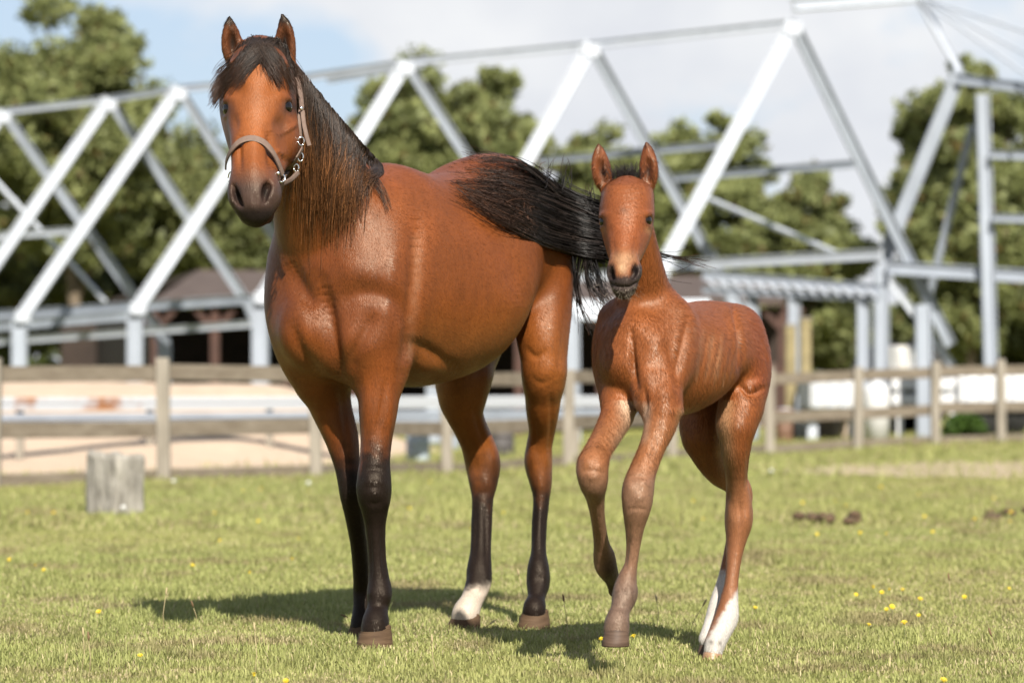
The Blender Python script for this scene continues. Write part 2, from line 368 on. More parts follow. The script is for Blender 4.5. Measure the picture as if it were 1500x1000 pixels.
# ---------------------------------------------------------------- shared animal materials
def coat_mat():
    m = bpy.data.materials.new('coat'); m.use_nodes = True; nt = m.node_tree; N = nt.nodes.new; L = nt.links.new; b = nt.nodes['Principled BSDF']
    b.inputs['Specular IOR Level'].default_value = .30; b.inputs['Specular Tint'].default_value = (1, .84, .68, 1)
    at = N('ShaderNodeAttribute'); at.attribute_name = 'Col'; tc = N('ShaderNodeTexCoord')
    def nz(scale, stretch, det=5, rot=(0, 0, 0)):
        mp = N('ShaderNodeMapping'); mp.inputs['Scale'].default_value = stretch; mp.inputs['Rotation'].default_value = rot; L(tc.outputs['Object'], mp.inputs['Vector'])
        n = N('ShaderNodeTexNoise'); n.inputs['Scale'].default_value = scale; n.inputs['Detail'].default_value = det; n.inputs['Roughness'].default_value = .6; L(mp.outputs['Vector'], n.inputs['Vector']); return n
    def rmp(n, lo, hi, p0=.3, p1=.7):
        r = N('ShaderNodeMapRange'); r.inputs['From Min'].default_value = p0; r.inputs['From Max'].default_value = p1; r.inputs['To Min'].default_value = lo; r.inputs['To Max'].default_value = hi; L(n.outputs['Fac'], r.inputs['Value']); return r
    big, hair, mott = nz(7, (1, 1, .7)), nz(300, (1, 1, .12), 3, (.25, .35, 0)), nz(26, (1, 1, .5), 4)
    f = None
    for r in (rmp(big, .78, 1.2), rmp(hair, .84, 1.16), rmp(mott, .92, 1.08)):
        if f is None: f = r.outputs['Result']
        else:
            mu = N('ShaderNodeMath'); mu.operation = 'MULTIPLY'; L(f, mu.inputs[0]); L(r.outputs['Result'], mu.inputs[1]); f = mu.outputs['Value']
    mx = N('ShaderNodeVectorMath'); mx.operation = 'SCALE'; L(at.outputs['Color'], mx.inputs[0]); L(f, mx.inputs['Scale']); L(mx.outputs['Vector'], b.inputs['Base Color'])
    ro = rmp(big, .50, .38); L(ro.outputs['Result'], b.inputs['Roughness'])
    sc = N('ShaderNodeSeparateColor'); L(at.outputs['Color'], sc.inputs['Color']); sr = N('ShaderNodeMapRange'); sr.inputs['From Min'].default_value = .008; sr.inputs['From Max'].default_value = .09; sr.inputs['To Min'].default_value = .10; sr.inputs['To Max'].default_value = .30; L(sc.outputs['Red'], sr.inputs['Value']); L(sr.outputs['Result'], b.inputs['Specular IOR Level'])
    bp = N('ShaderNodeBump'); bp.inputs['Distance'].default_value = .0016; bp.inputs['Strength'].default_value = 1; L(hair.outputs['Fac'], bp.inputs['Height'])
    bp2 = N('ShaderNodeBump'); bp2.inputs['Distance'].default_value = .0025; bp2.inputs['Strength'].default_value = .6; L(mott.outputs['Fac'], bp2.inputs['Height']); L(bp.outputs['Normal'], bp2.inputs['Normal']); L(bp2.outputs['Normal'], b.inputs['Normal'])
    return m
M_COAT = coat_mat()
M_HAIR = mat('hair', attr=True, rough=0.5, spec=0.22)
M_FUR = mat('fur', attr=True, rough=0.40, spec=0.30); M_FUR.node_tree.nodes['Principled BSDF'].inputs['Specular Tint'].default_value = (1, .86, .70, 1)
M_EYE = mat('eye_dark', (0.006, 0.004, 0.003), rough=0.07, spec=0.45)
M_HOOF = mat('hoof_horn', (0.070, 0.041, 0.023), col2=(0.15, 0.095, 0.055), rough=0.75, spec=.12, var=0.4, scale=22, bump=0.004, bscale=30, stretch=(0.4, 0.4, 3.2))

def hoof(parent, px, pyb, pyt, wid, d, toe, m=M_HOOF, lift=None, pitch=0.0, topw=0.75):
    """horn capsule: sole ring, slanted wall, coronet; toe = unit (x, y) direction"""
    c = WV(px, pyb, d); rx = wid / 2 * d / FPX; h = (pyb - pyt) * d / FPX
    if lift is None: c.z = float(gz(c.x, c.y)) - 0.012; h += 0.014
    else: c.z = lift
    f = Vector((toe[0], toe[1], 0)).normalized(); sd = Vector((f.y, -f.x, 0)); bm = bmesh.new(); rings = []
    prof = [(0.0, 0.96, 0), (0.06, 1.0, 0), (0.35, 0.95, 0.16), (0.7, 0.87, 0.36), (0.92, topw + 0.02, 0.5), (1.0, topw + 0.035, 0.55), (1.06, topw - 0.06, 0.58), (1.10, topw - 0.3, 0.6)]
    for t, s, back in prof:
        ring = []
        for k in range(28):
            a = 2 * math.pi * k / 28; u = math.cos(a); v = math.sin(a)
            fl = u * 1.12 if u > 0 else u * 0.8
            off = f * (fl * rx * s - back * rx * 0.62) + sd * (v * rx * s * (1 - 0.1 * max(0, -u)))
            p = off + Vector((0, 0, t * h * (1 - 0.28 * max(0, -u) * t)))
            if pitch: p = Matrix.Rotation(pitch, 3, sd) @ p
            ring.append(bm.verts.new(c + p))
        rings.append(ring)
    for a, b in zip(rings[:-1], rings[1:]):
        for k in range(28): bm.faces.new((a[k], a[(k + 1) % 28], b[(k + 1) % 28], b[k]))
    bm.faces.new(rings[0][::-1]); bm.faces.new(rings[-1])
    return bm_obj('hoof', bm, m, parent, True)

def eye(parent, c, r):
    bm = bmesh.new(); bmesh.ops.create_uvsphere(bm, u_segments=24, v_segments=16, radius=r)
    bmesh.ops.transform(bm, matrix=Matrix.Translation(c), verts=bm.verts)
    return bm_obj('eye', bm, M_EYE, parent, True)

def lerp3(a, b, t):
    return np.asarray(a)[None] * (1 - t[:, None]) + np.asarray(b)[None] * t[:, None]
def over(C, col, t):
    return C * (1 - t[:, None]) + np.asarray(col)[None] * t[:, None]

# ---------------------------------------------------------------- mare
MARE_LOC = (-0.3, 9.9, 0)
mare = empty('mare', MARE_LOC)
tag(mare, 'tall bay mare with black mane wearing a brown halter, facing the camera', 'horse', 'horses on the pasture')
def mare_volume():
    v = Vol([graded(-1.02, 0.34, -0.92, -0.66, 0.0042, 0.0075), graded(8.72, 10.92, 8.74, 9.2, 0.0042, 0.0085), graded(-0.02, 2.02, 1.28, 1.95, 0.0042, 0.0075)])
    O = (-0.66, 9.43); a = np.array([0.55, 0.835]); a /= np.linalg.norm(a)
    v.sweep(O, a, [(0.09, 0, .12, 1.26, .95), (0.12, 0, .185, 1.34, .91), (.17, 0, .235, 1.42, .865), (.25, 0, .265, 1.48, .85), (.4, 0, .285, 1.555, .835),
                   (.6, 0, .312, 1.535, .825), (.8, 0, .328, 1.55, .862), (.92, 0, .30, 1.60, .95), (1.02, 0, .255, 1.628, 1.03), (1.1, 0, .245, 1.628, 1.06), (1.2, 0, .235, 1.575, 1.08),
                   (1.29, 0, .17, 1.48, 1.12), (1.345, 0, .05, 1.36, 1.22)], 0.02)
    # neck
    v.tube([(515, 440, 105, 9.80, 1), (498, 360, 94, 9.70, 1), (480, 300, 81, 9.60, .95), (457, 238, 66, 9.50, .9), (434, 180, 51, 9.42, .9), (416, 136, 41, 9.36, .95), (402, 106, 34, 9.31, 1)], 0.10)
    # shoulders and breast
    v.tube([(560, 330, 52, 9.66, 1), (548, 420, 62, 9.60, .9), (540, 490, 60, 9.55, .9), (552, 545, 42, 9.56, 1)], 0.07)
    v.tube([(440, 390, 44, 9.74, 1), (432, 450, 43, 9.70, 1), (445, 510, 42, 9.70, 1), (466, 556, 36, 9.74, 1)], 0.06)
    v.ell(W(497, 490, 9.58), (.115, .11, .13), 0.05); v.ell(W(445, 480, 9.60), (.085, .1, .12), 0.05)
    # croup, thighs
    v.tube([(752, 318, 64, 10.34, 1), (790, 370, 51, 10.37, 1), (797, 440, 42, 10.34, 1.25), (795, 490, 39, 10.29, 1.3), (797, 530, 33, 10.27, 1.3), (797, 557, 29, 10.28, 1.3)], 0.035)
    v.tube([(700, 400, 70, 10.5, 1), (690, 480, 55, 10.45, 1), (679, 545, 41, 10.36, 1.1), (677, 580, 33, 10.36, 1.1)], 0.05)
    # near hind
    v.tube([(797, 545, 30, 10.27, 1.35), (795, 596, 25, 10.34, 1.4), (794, 630, 19.5, 10.41, 1.5), (790, 653, 19, 10.45, 1.6), (788.5, 677, 20.5, 10.47, 1.65), (792, 706, 16.5, 10.45, 1.6), (793, 730, 12.3, 10.43, 1.5),
            (790, 769, 11.2, 10.40, 1.5), (789, 807, 11.2, 10.36, 1.5), (788.5, 832, 16, 10.33, 1.3), (788.5, 852, 17.5, 10.32, 1.2), (786, 874, 13, 10.27, 1.2), (783, 890, 17, 10.235, 1.1), (783, 902, 17, 10.23, 1.0)], 0.03)
    # far hind
    v.tube([(679, 552, 40, 10.36, 1.1), (678, 596, 29, 10.37, 1.2), (687, 622, 25, 10.40, 1.2), (699, 649, 24.5, 10.45, 1.2), (707, 677, 26, 10.47, 1.15), (708, 706, 21, 10.45, 1.1), (707, 730, 16, 10.43, 1),
            (705.5, 769, 15.5, 10.40, .9), (704, 807, 15.5, 10.36, .9), (702, 834, 18.5, 10.33, .95), (701, 853, 18.8, 10.31, 1), (691, 879, 16.5, 10.26, 1), (683, 896, 20, 10.235, 1), (681, 906, 20, 10.23, 1)], 0.03)
    # near fore
    v.tube([(556, 535, 40, 9.56, 1.2), (556, 560, 32.5, 9.54, 1.25), (554, 600, 28.5, 9.53, 1.25), (551.5, 640, 23.5, 9.52, 1.2), (549, 675, 22.5, 9.50, 1.1), (548, 700, 25, 9.49, 1.1), (548, 722, 25.5, 9.49, 1.1), (549, 745, 20, 9.51, 1.15),
            (550, 772, 15, 9.53, 1.3), (552.5, 815, 13, 9.54, 1.4), (555, 848, 15.5, 9.54, 1.35), (556, 868, 18.5, 9.53, 1.25), (553, 890, 15.5, 9.51, 1.2), (550, 912, 20, 9.475, 1.15), (549, 932, 21, 9.465, 1)], 0.035)
    # far fore
    v.tube([(462, 530, 40, 9.76, 1.1), (474, 560, 37, 9.78, 1.15), (486, 600, 30, 9.79, 1.2), (500, 640, 25, 9.79, 1.15), (508, 678, 19.5, 9.78, 1.1), (513, 705, 18.5, 9.77, 1.1), (515, 724, 17.5, 9.77, 1.1), (520, 760, 14, 9.81, 1.2),
            (526, 800, 12.5, 9.86, 1.4), (530, 845, 13, 9.90, 1.35), (532, 866, 15, 9.92, 1.25), (530, 890, 13, 9.90, 1.2), (530, 908, 16, 9.88, 1.1), (529, 918, 16, 9.87, 1.1)], 0.035)
    # head: skull and jaw, then the straight nasal bone in front, then the muzzle
    v.tube([(381, 92, 40, 9.25, 1.0), (379, 122, 52, 9.22, 1.05), (378, 155, 56.5, 9.20, 1.15), (381, 190, 52, 9.165, 1.25), (382, 218, 45, 9.12, 1.25), (378, 246, 38, 9.05, 1.1), (374, 275, 33, 8.98, .95)], 0.03)
    v.tube([(379, 100, 38, 9.17, .8), (377, 130, 42, 9.125, .75), (374, 160, 40, 9.085, .7), (370, 195, 33, 9.035, .7), (368, 230, 29, 8.985, .75), (369, 262, 29, 8.945, .85)], 0.03)
    v.tube([(371, 268, 31.5, 8.955, .95), (373, 286, 36, 8.935, .9), (374, 299, 31, 8.925, .85), (374, 308, 25, 8.93, .8)], 0.02)
    v.tube([(362, 318, 10.5, 8.955, 1), (375, 320, 12, 8.945, 1), (390, 317, 11, 8.96, 1)], 0.012)       # lower lip and chin
    v.ell(W(346, 284, 8.945), (.022, .05, .038), 0.02); v.ell(W(397, 284, 8.94), (.030, .05, .040), 0.02)
    # cheek, brows
    v.ell(W(421, 205, 9.17), (.038, .09, .075), 0.03)
    # nostrils
    nd = v.surf(348, 284); v.tube([(342, 272, 3, nd + .012, 2), (345, 283, 5, nd + .008, 2), (350, 294, 5, nd + .006, 2), (355, 301, 2.5, nd + .004, 2)], 0.010, carve=True)
    nd = v.surf(390, 283); v.tube([(394, 266, 4, nd + .004, 2), (391, 275, 6.5, nd + .006, 2), (388, 286, 5, nd + .006, 2), (387, 295, 2.5, nd + .004, 2)], 0.010, carve=True)
    # eye sockets
    v.eyes = [(v.eye_at(330, 160, .024, .68), .024), (v.eye_at(424, 157, .025, .68), .025)]
    # ears
    for pts, sc in ((((346, 92, 13, 9.29, .8), (341, 76, 15.5, 9.27, .7), (339, 58, 15, 9.26, .6), (337, 40, 9.5, 9.25, .55), (336, 25, 2, 9.245, .6)), ((343, 84, 6, 9.240, 1.5), (340, 70, 9, 9.232, 1.5), (339, 56, 9, 9.228, 1.5), (338, 42, 5, 9.228, 1.3), (337, 31, 1.5, 9.23, 1))),
                    (((418, 96, 13, 9.29, .8), (419, 78, 15, 9.27, .7), (418, 57, 14.5, 9.26, .6), (417, 38, 10, 9.25, .55), (413, 21, 2, 9.245, .6)), ((417, 86, 6, 9.240, 1.5), (416, 70, 9, 9.232, 1.5), (416, 55, 9, 9.228, 1.5), (415, 40, 5.5, 9.228, 1.3), (413, 28, 1.5, 9.23, 1)))):
        v.tube(pts, 0.02); v.tube(sc, 0.006, carve=True)
    return v
VM = mare_volume()
def mare_mesh():
    V, F = VM.mesh(); V = relax(V, F, 9); N = vert_normals(V, F)
    r = Relief(V, N, 1.0)
    r.blob(443, 455, 16, 24, .006)
    # breast and shoulder
    r.gain = 1.75
    r.line([(474, 415), (484, 470), (492, 520), (496, 560)], 11, -.016); r.blob(452, 492, 22, 34, .010); r.blob(525, 505, 34, 28, .012)
    r.line([(552, 455), (534, 490), (519, 520), (517, 548)], 10, -.010); r.blob(516, 395, 34, 30, .010); r.blob(568, 420, 18, 70, .008, 5)
    r.line([(612, 300), (609, 380), (604, 460), (597, 520), (588, 560)], 12, -.011); r.line([(492, 450), (530, 428), (575, 440), (592, 480)], 15, -.009)
    r.line([(424, 380), (440, 420), (462, 455)], 12, -.010); r.line([(425, 465), (445, 515), (470, 550)], 9, -.007)
    r.line([(592, 500), (620, 508), (650, 528), (680, 545)], 9, -.006); r.blob(622, 535, 26, 14, .009)
    for i in range(6): r.line([(650 + i * 19, 350 + i * 5), (645 + i * 19, 420 + i * 4), (630 + i * 19, 490)], 8, -.0007)
    r.blob(645, 290, 50, 24, -.004); r.blob(705, 262, 40, 24, .005); r.line([(690, 300), (730, 340), (756, 400), (762, 450)], 16, -.006)
    r.gain = .85
    # forearm, knee
    r.line([(566, 548), (558, 600), (546, 655)], 5, -.008); r.blob(536, 588, 8, 34, .006); r.blob(570, 600, 6, 30, .003); r.line([(577, 560), (571, 620), (562, 665)], 4, .004)
    r.blob(540, 704, 7, 9, .006); r.blob(557, 706, 7, 9, .005); r.blob(548, 722, 11, 7, .006); r.line([(532, 690), (548, 686), (565, 690)], 4, -.006); r.line([(534, 714), (548, 713), (563, 715)], 2.5, -.004); r.line([(536, 735), (549, 738), (562, 734)], 4, -.005); r.blob(567, 738, 4, 8, .004)
    r.line([(541, 760), (543, 810), (545, 850)], 2.5, -.006); r.line([(558, 760), (561, 810), (565, 850)], 2.5, -.007); r.line([(566, 770), (566, 850)], 3, .004); r.blob(565, 872, 7, 10, .006); r.blob(545, 868, 6, 8, .004); r.line([(542, 885), (552, 888), (566, 884)], 3, -.004); r.line([(538, 905), (550, 909), (563, 905)], 2.5, .003)
    r.line([(498, 560), (506, 620), (509, 665)], 5, -.007); r.blob(508, 702, 6, 8, .004); r.blob(518, 712, 6, 9, .004); r.line([(520, 750), (526, 800), (529, 850)], 2.5, -.005)
    # hocks and cannons
    r.line([(692, 590), (704, 630), (716, 662)], 5, -.008); r.blob(720, 676, 7, 14, .008); r.blob(696, 684, 5, 14, -.005); r.blob(703, 668, 6, 12, .005); r.blob(712, 706, 5, 9, .004); r.line([(694, 716), (706, 722), (720, 716)], 3, -.003)
    r.line([(710, 735), (712, 780), (712, 830)], 2.5, -.007); r.line([(697, 735), (697, 780), (694, 830)], 2.5, -.005); r.blob(712, 845, 5, 8, .005); r.blob(692, 845, 6, 7, .004); r.line([(684, 862), (700, 868), (714, 862)], 3, -.004)
    r.blob(783, 672, 6, 13, .005); r.blob(799, 672, 5, 15, .006); r.line([(806, 560), (808, 620), (803, 668)], 4, -.008); r.line([(781, 600), (784, 640), (781, 665)], 4, -.005); r.line([(797, 725), (796, 770), (795, 818)], 2.2, -.006); r.line([(785, 730), (783, 790)], 2.2, -.004); r.blob(797, 845, 5, 8, .005); r.blob(780, 845, 5, 8, .004); r.line([(776, 866), (787, 870), (798, 865)], 3, -.004); r.line([(768, 505), (784, 522), (802, 512)], 5, -.008); r.line([(775, 548), (792, 560), (812, 552)], 4, -.004)
    r.line([(836, 420), (826, 500), (814, 570)], 6, -.006)
    # face
    r.gain = 1.6
    r.line([(352, 195), (350, 225), (352, 255)], 5, -.006); r.line([(394, 190), (396, 220), (398, 250)], 6, -.008); r.blob(375, 150, 16, 40, .003); r.blob(372, 225, 9, 40, .004)
    r.line([(405, 200), (425, 188), (436, 180)], 4, .004); r.blob(409, 182, 9, 12, -.006); r.blob(343, 180, 7, 12, -.006); r.line([(412, 225), (425, 250)], 5, -.005)
    r.line([(400, 233), (408, 222), (416, 232)], 3, .003)
    r.blob(416, 142, 15, 7, .003); r.blob(336, 144, 12, 7, .003); r.blob(400, 128, 12, 14, -.004); r.blob(350, 128, 10, 14, -.004)
    r.blob(372, 300, 10, 10, .003); r.line([(373, 285), (374, 305)], 3, -.002)
    for c, q in VM.eyes: r.d *= smooth(1.0, 1.8, np.linalg.norm(V - c, axis=1) / q)
    V = r.apply(); px, py = to_px(V); N = vert_normals(V, F)
    # coat colours, with one patch of painted shade
    C = np.empty((len(V), 3)); C[:] = (0.195, 0.052, 0.0105)
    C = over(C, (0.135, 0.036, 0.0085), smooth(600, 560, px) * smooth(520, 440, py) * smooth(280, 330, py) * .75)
    C = over(C, (0.10, 0.026, 0.007), np.exp(-((px - 500) / 24) ** 2 - ((py - 545) / 30) ** 2) * .5)  # shade between the forelegs under the breast, painted into the coat
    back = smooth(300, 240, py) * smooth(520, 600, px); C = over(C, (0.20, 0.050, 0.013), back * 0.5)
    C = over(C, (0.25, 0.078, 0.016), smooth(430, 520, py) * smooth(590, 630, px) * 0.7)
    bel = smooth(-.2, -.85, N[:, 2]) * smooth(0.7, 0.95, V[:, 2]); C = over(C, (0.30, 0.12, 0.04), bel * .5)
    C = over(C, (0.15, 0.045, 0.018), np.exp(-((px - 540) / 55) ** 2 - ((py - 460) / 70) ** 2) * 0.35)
    C = over(C, (0.34, 0.18, 0.10), np.exp(-(seg_dist(px, py, [(608, 350), (611, 400), (605, 450), (601, 500), (598, 520)]) / 7) ** 2) * (0.1 + 0.5 * vnoise(px, py, .09, 7) * vnoise(px, py, .25, 8)))
    # black points
    jit = 26 * (vnoise(px, py, .12, 3) - .5) + 10 * (vnoise(px, py, .5, 4) - .5)
    y0 = np.where(px < 530, 622, np.where(px < 600, 612, np.where(px < 745, 640, 655))) + jit
    y1 = np.where(px < 530, 705, np.where(px < 600, 682, np.where(px < 745, 752, 750))) + jit
    black = smooth(0, 1, (py - y0) / (y1 - y0)) * (V[:, 2] < 0.72)
    C = over(C, (0.015, 0.010, 0.008), black)
    hindside = (px > 700) * (px < 745) * smooth(690, 720, px - (py - 650) * .1) * smooth(640, 690, py) * (V[:, 1] > 10); C = over(C, (0.03, 0.016, 0.012), np.clip(hindside, 0, 1) * .6)
    sock = smooth(854, 870, py + (px - 690) * 0.25 + 7 * (vnoise(px, py, .3, 9) - .5)) * (px > 640) * (px < 735) * (V[:, 1] > 10); C = over(C, (0.55, 0.46, 0.37), sock)
    # head
    hd = (V[:, 1] < 9.3) * smooth(345, 335, py) * (px < 445)
    C = over(C, (0.30, 0.088, 0.02), hd * np.exp(-((px - 375) / 48) ** 2 - ((py - 150) / 90) ** 2) * .9)
    C = over(C, (0.060, 0.039, 0.032), hd * smooth(232, 280, py) * 0.95)
    C = over(C, (0.022, 0.016, 0.015), hd * smooth(296, 314, py))
    for x, y in ((326, 160), (427, 158)): C = over(C, (0.035, 0.018, 0.012), hd * np.exp(-((px - x) / 15) ** 2 - ((py - y) / 10) ** 2) * .97)
    C = over(C, (0.06, 0.028, 0.018), hd * np.exp(-((px - 412) / 14) ** 2 - ((py - 188) / 22) ** 2) * .6)
    C = over(C, (0.06, 0.028, 0.018), hd * np.exp(-((px - 340) / 7) ** 2 - ((py - 195) / 30) ** 2) * .6)
    for x, y in ((348, 285), (389, 282)): C = over(C, (0.012, 0.009, 0.009), hd * np.exp(-((px - x) / 6) ** 2 - ((py - y) / 12) ** 2))
    ear = smooth(92, 80, py) * hd; C = over(C, (0.12, 0.04, 0.016), ear * .7)
    for x in (341, 417): C = over(C, (0.02, 0.012, 0.009), ear * np.exp(-((px - x) / 8) ** 2 - ((py - 62) / 22) ** 2) * smooth(.1, .5, -N[:, 1]))
    C = over(C, (0.02, 0.013, 0.01), ear * smooth(44, 30, py))
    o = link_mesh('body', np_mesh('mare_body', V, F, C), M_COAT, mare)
    rs = np.random.default_rng(31); ax = np.array([.45, .70, -.62])
    def flow(P):
        x, y = to_px(P); w = (smooth(360, 470, y) * smooth(600, 540, y) + (x > 560) * smooth(560, 520, y))[:, None].clip(0, 1); hd_ = ((P[:, 1] < 9.26) & (x < 445))[:, None]
        return np.where(hd_, np.array([0, -.3, -1.0]) + np.array([1., 0, 0]) * ((x - 376) * .012)[:, None], ax * w + np.array([.08, .1, -1.0]) * (1 - w))
    ln = lambda P: np.where(P[:, 1] < 9.24, .006, np.where(P[:, 2] < .6, .008, .012))
    sel = (.25 + .75 * (N[:, 1] < .25)) * (1 + 1.2 * (V[:, 1] < 9.26))
    fu = link_mesh('fur', fur_mesh('mare_fur', V, F, N, C, 190000, ln, .0008, flow, .13, rs, sel), M_FUR, mare, False); fu['kind'] = 'stuff'
    return o
mare_body = mare_mesh()
MD = (-0.35, -0.94)
hoof(mare, 549, 948, 919, 56, 9.46, MD, topw=.75); hoof(mare, 531, 931, 908, 46, 9.87, MD)
hoof(mare, 680, 918, 898, 53, 10.23, (-0.75, -0.66)); hoof(mare, 782, 918, 893, 50, 10.23, MD)
for c, r in VM.eyes: eye(mare, c, r)
# ---------------------------------------------------------------- foal
foal = empty('foal', (0.47, 8.85, 0))
tag(foal, 'young chestnut foal with white hind socks trotting beside the mare', 'foal', 'horses on the pasture')
def foal_volume():
    v = Vol([graded(0.16, 0.86, 0.22, 0.46, 0.0038, 0.006), graded(8.12, 9.50, 8.14, 8.5, 0.0038, 0.0065), graded(-0.02, 1.58, 1.08, 1.54, 0.0038, 0.006)])
    O = (0.315, 8.55); a = np.array([0.5, 0.866])
    v.sweep(O, a, [(.02, 0, .07, 1.00, .85), (.05, 0, .105, 1.03, .80), (.10, 0, .135, 1.052, .765), (.18, 0, .15, 1.082, .745), (.30, 0, .165, 1.07, .735),
                   (.42, 0, .163, 1.068, .755), (.52, 0, .15, 1.078, .80), (.60, 0, .145, 1.075, .82), (.68, 0, .125, 1.03, .83), (.74, 0, .085, .965, .845), (.775, 0, .02, .92, .88)], 0.015)
    # neck
    v.tube([(955, 500, 58, 8.78, 1), (950, 460, 46, 8.73, .95), (943, 420, 37, 8.67, .9), (936, 375, 31, 8.60, .9), (928, 330, 28, 8.54, .9), (922, 295, 24, 8.50, 1)], 0.06)
    # shoulders, breast
    v.tube([(985, 470, 30, 8.66, 1), (978, 520, 38, 8.62, .9), (962, 565, 38, 8.57, .9), (968, 595, 30, 8.55, 1)], 0.04)
    v.tube([(905, 470, 30, 8.74, 1), (896, 510, 28, 8.72, 1), (900, 550, 28, 8.70, 1), (906, 585, 25, 8.66, 1)], 0.035)
    v.ell(W(908, 525, 8.62), (.055, .06, .075), .03); v.ell(W(946, 520, 8.60), (.055, .06, .08), .03)
    # thighs
    v.tube([(1075, 490, 45, 9.10, 1), (1090, 540, 40, 9.09, 1.1), (1088, 585, 33, 9.05, 1.3), (1078, 620, 28, 9.02, 1.3)], 0.04)
    v.tube([(1052, 540, 45, 9.26, 1), (1033, 600, 38, 9.22, 1.1), (1030, 640, 30, 9.20, 1.1)], 0.04)
    # near hind
    v.tube([(1084, 600, 31, 9.04, 1.3), (1079, 625, 27.5, 9.02, 1.3), (1078, 658, 21.5, 9.03, 1.35), (1079, 700, 16, 9.09, 1.5), (1082, 735, 19, 9.14, 1.6), (1082, 762, 20.5, 9.15, 1.6), (1079, 787, 15.5, 9.14, 1.5),
            (1075.5, 812, 12, 9.13, 1.5), (1072, 848, 9.8, 9.11, 1.4), (1068, 880, 13.5, 9.09, 1.2), (1064, 905, 17.5, 9.07, 1.1), (1055, 925, 16, 9.03, 1), (1048, 940, 15.5, 9.0, 1), (1045, 952, 14, 8.99, 1)], 0.02)
    # far hind
    v.tube([(1031, 630, 33, 9.20, 1.1), (1036, 660, 26, 9.23, 1.15), (1054, 690, 21, 9.29, 1.2), (1076, 706, 19, 9.35, 1.2), (1085, 728, 17.5, 9.37, 1.2), (1080, 760, 12.5, 9.35, 1.2), (1072, 800, 10, 9.31, 1.2), (1062, 845, 10, 9.25, 1.2),
            (1053, 882, 13.5, 9.20, 1.1), (1048, 902, 14, 9.17, 1.1), (1041, 920, 12, 9.13, 1), (1036, 936, 13, 9.10, 1)], 0.02)
    # near fore
    v.tube([(968, 590, 29, 8.55, 1.1), (968, 620, 24, 8.53, 1.15), (954, 658, 19, 8.50, 1.15), (940, 694, 20.5, 8.47, 1.1), (934.5, 718, 23.5, 8.45, 1.1), (933, 740, 21.5, 8.45, 1.1), (930, 768, 15, 8.47, 1.2),
            (928, 795, 10.8, 8.49, 1.35), (924.5, 825, 9.5, 8.50, 1.4), (918, 850, 14.5, 8.50, 1.25), (915.5, 870, 18.5, 8.49, 1.15), (909, 892, 14.5, 8.46, 1.1), (904, 910, 18, 8.44, 1.05), (903, 922, 19, 8.435, 1)], 0.022)
    # far fore, lifted
    v.tube([(907, 580, 26, 8.66, 1.1), (905, 605, 25, 8.63, 1.15), (892, 632, 21.5, 8.57, 1.15), (876, 660, 20, 8.50, 1.1), (868, 682, 23.5, 8.46, 1.1), (869, 704, 21.5, 8.46, 1.1), (872, 728, 14, 8.51, 1.2),
            (876, 760, 10.5, 8.57, 1.3), (881, 795, 11.5, 8.65, 1.3), (885, 815, 16, 8.69, 1.15), (888, 830, 16, 8.71, 1.1), (896, 846, 11.5, 8.77, 1.05), (901, 858, 11, 8.81, 1)], 0.022)
    # head
    v.tube([(901, 286, 19, 8.47, 2.2), (919, 285, 20, 8.46, 2.3), (937, 285, 19, 8.47, 2.2)], 0.015)
    v.tube([(919, 290, 28, 8.48, 1), (919, 300, 38, 8.45, 1.05), (918, 314, 40.5, 8.43, 1.15), (918, 338, 36.5, 8.405, 1.2), (917, 358, 30, 8.37, 1.15), (915, 378, 22.5, 8.325, 1.05), (914, 395, 20, 8.295, 1)], 0.02)
    v.tube([(919, 284, 25, 8.43, .8), (918, 297, 32, 8.40, .75), (916, 318, 29, 8.365, .75), (914.5, 345, 23, 8.33, .75), (913.5, 370, 19, 8.295, .8), (913.5, 388, 18.5, 8.275, .85)], 0.02)
    v.tube([(914, 388, 20.5, 8.28, .95), (914, 402, 23, 8.265, .9), (914, 415, 19.5, 8.265, .85), (914, 425, 13.5, 8.275, .85)], 0.014)
    v.tube([(905, 424, 7.5, 8.28, 1), (914, 428, 8.5, 8.265, 1), (923, 424, 7.5, 8.28, 1)], 0.01)
    v.ell(W(896, 398, 8.28), (.012, .03, .022), .012); v.ell(W(933, 397, 8.28), (.013, .03, .023), .012)
    nd = v.surf(896, 399); v.tube([(895, 391, 3, nd + .004, 2), (896, 400, 4.6, nd + .004, 2), (900, 408, 3, nd + .006, 2)], 0.007, carve=True)
    nd = v.surf(930, 398); v.tube([(932, 389, 3.2, nd + .004, 2), (929.5, 398, 5, nd + .004, 2), (926, 406, 3, nd + .006, 2)], 0.007, carve=True)
    md = v.surf(914, 420); v.tube([(896, 415, 1.5, md + .014, 2), (906, 419, 1.8, md + .001, 2), (914, 420, 1.8, md - .002, 2), (923, 419, 1.8, md + .002, 2), (933, 413, 1.5, md + .014, 2)], 0.006, carve=True)
    v.eyes = [(v.eye_at(881, 325, .0175, .64), .0175), (v.eye_at(951, 323, .018, .64), .018)]
    for pts, sc in ((((888, 274, 11, 8.50, .8), (883, 258, 14.5, 8.485, .7), (880, 241, 13.5, 8.475, .6), (878, 224, 8.5, 8.47, .55), (877, 212, 2, 8.465, .6)), ((885, 265, 6, 8.456, 1.5), (882, 254, 9, 8.448, 1.5), (880, 241, 9, 8.444, 1.5), (879, 227, 5, 8.446, 1.3), (878, 217, 1.2, 8.452, 1))),
                    (((948, 272, 11, 8.50, .8), (950, 256, 14, 8.485, .7), (950, 239, 13, 8.475, .6), (949, 222, 8.5, 8.47, .55), (947, 209, 2, 8.465, .6)), ((948, 264, 6, 8.456, 1.5), (949, 252, 9, 8.448, 1.5), (949, 239, 9, 8.444, 1.5), (948, 225, 5, 8.446, 1.3), (947, 214, 1.2, 8.452, 1)))):
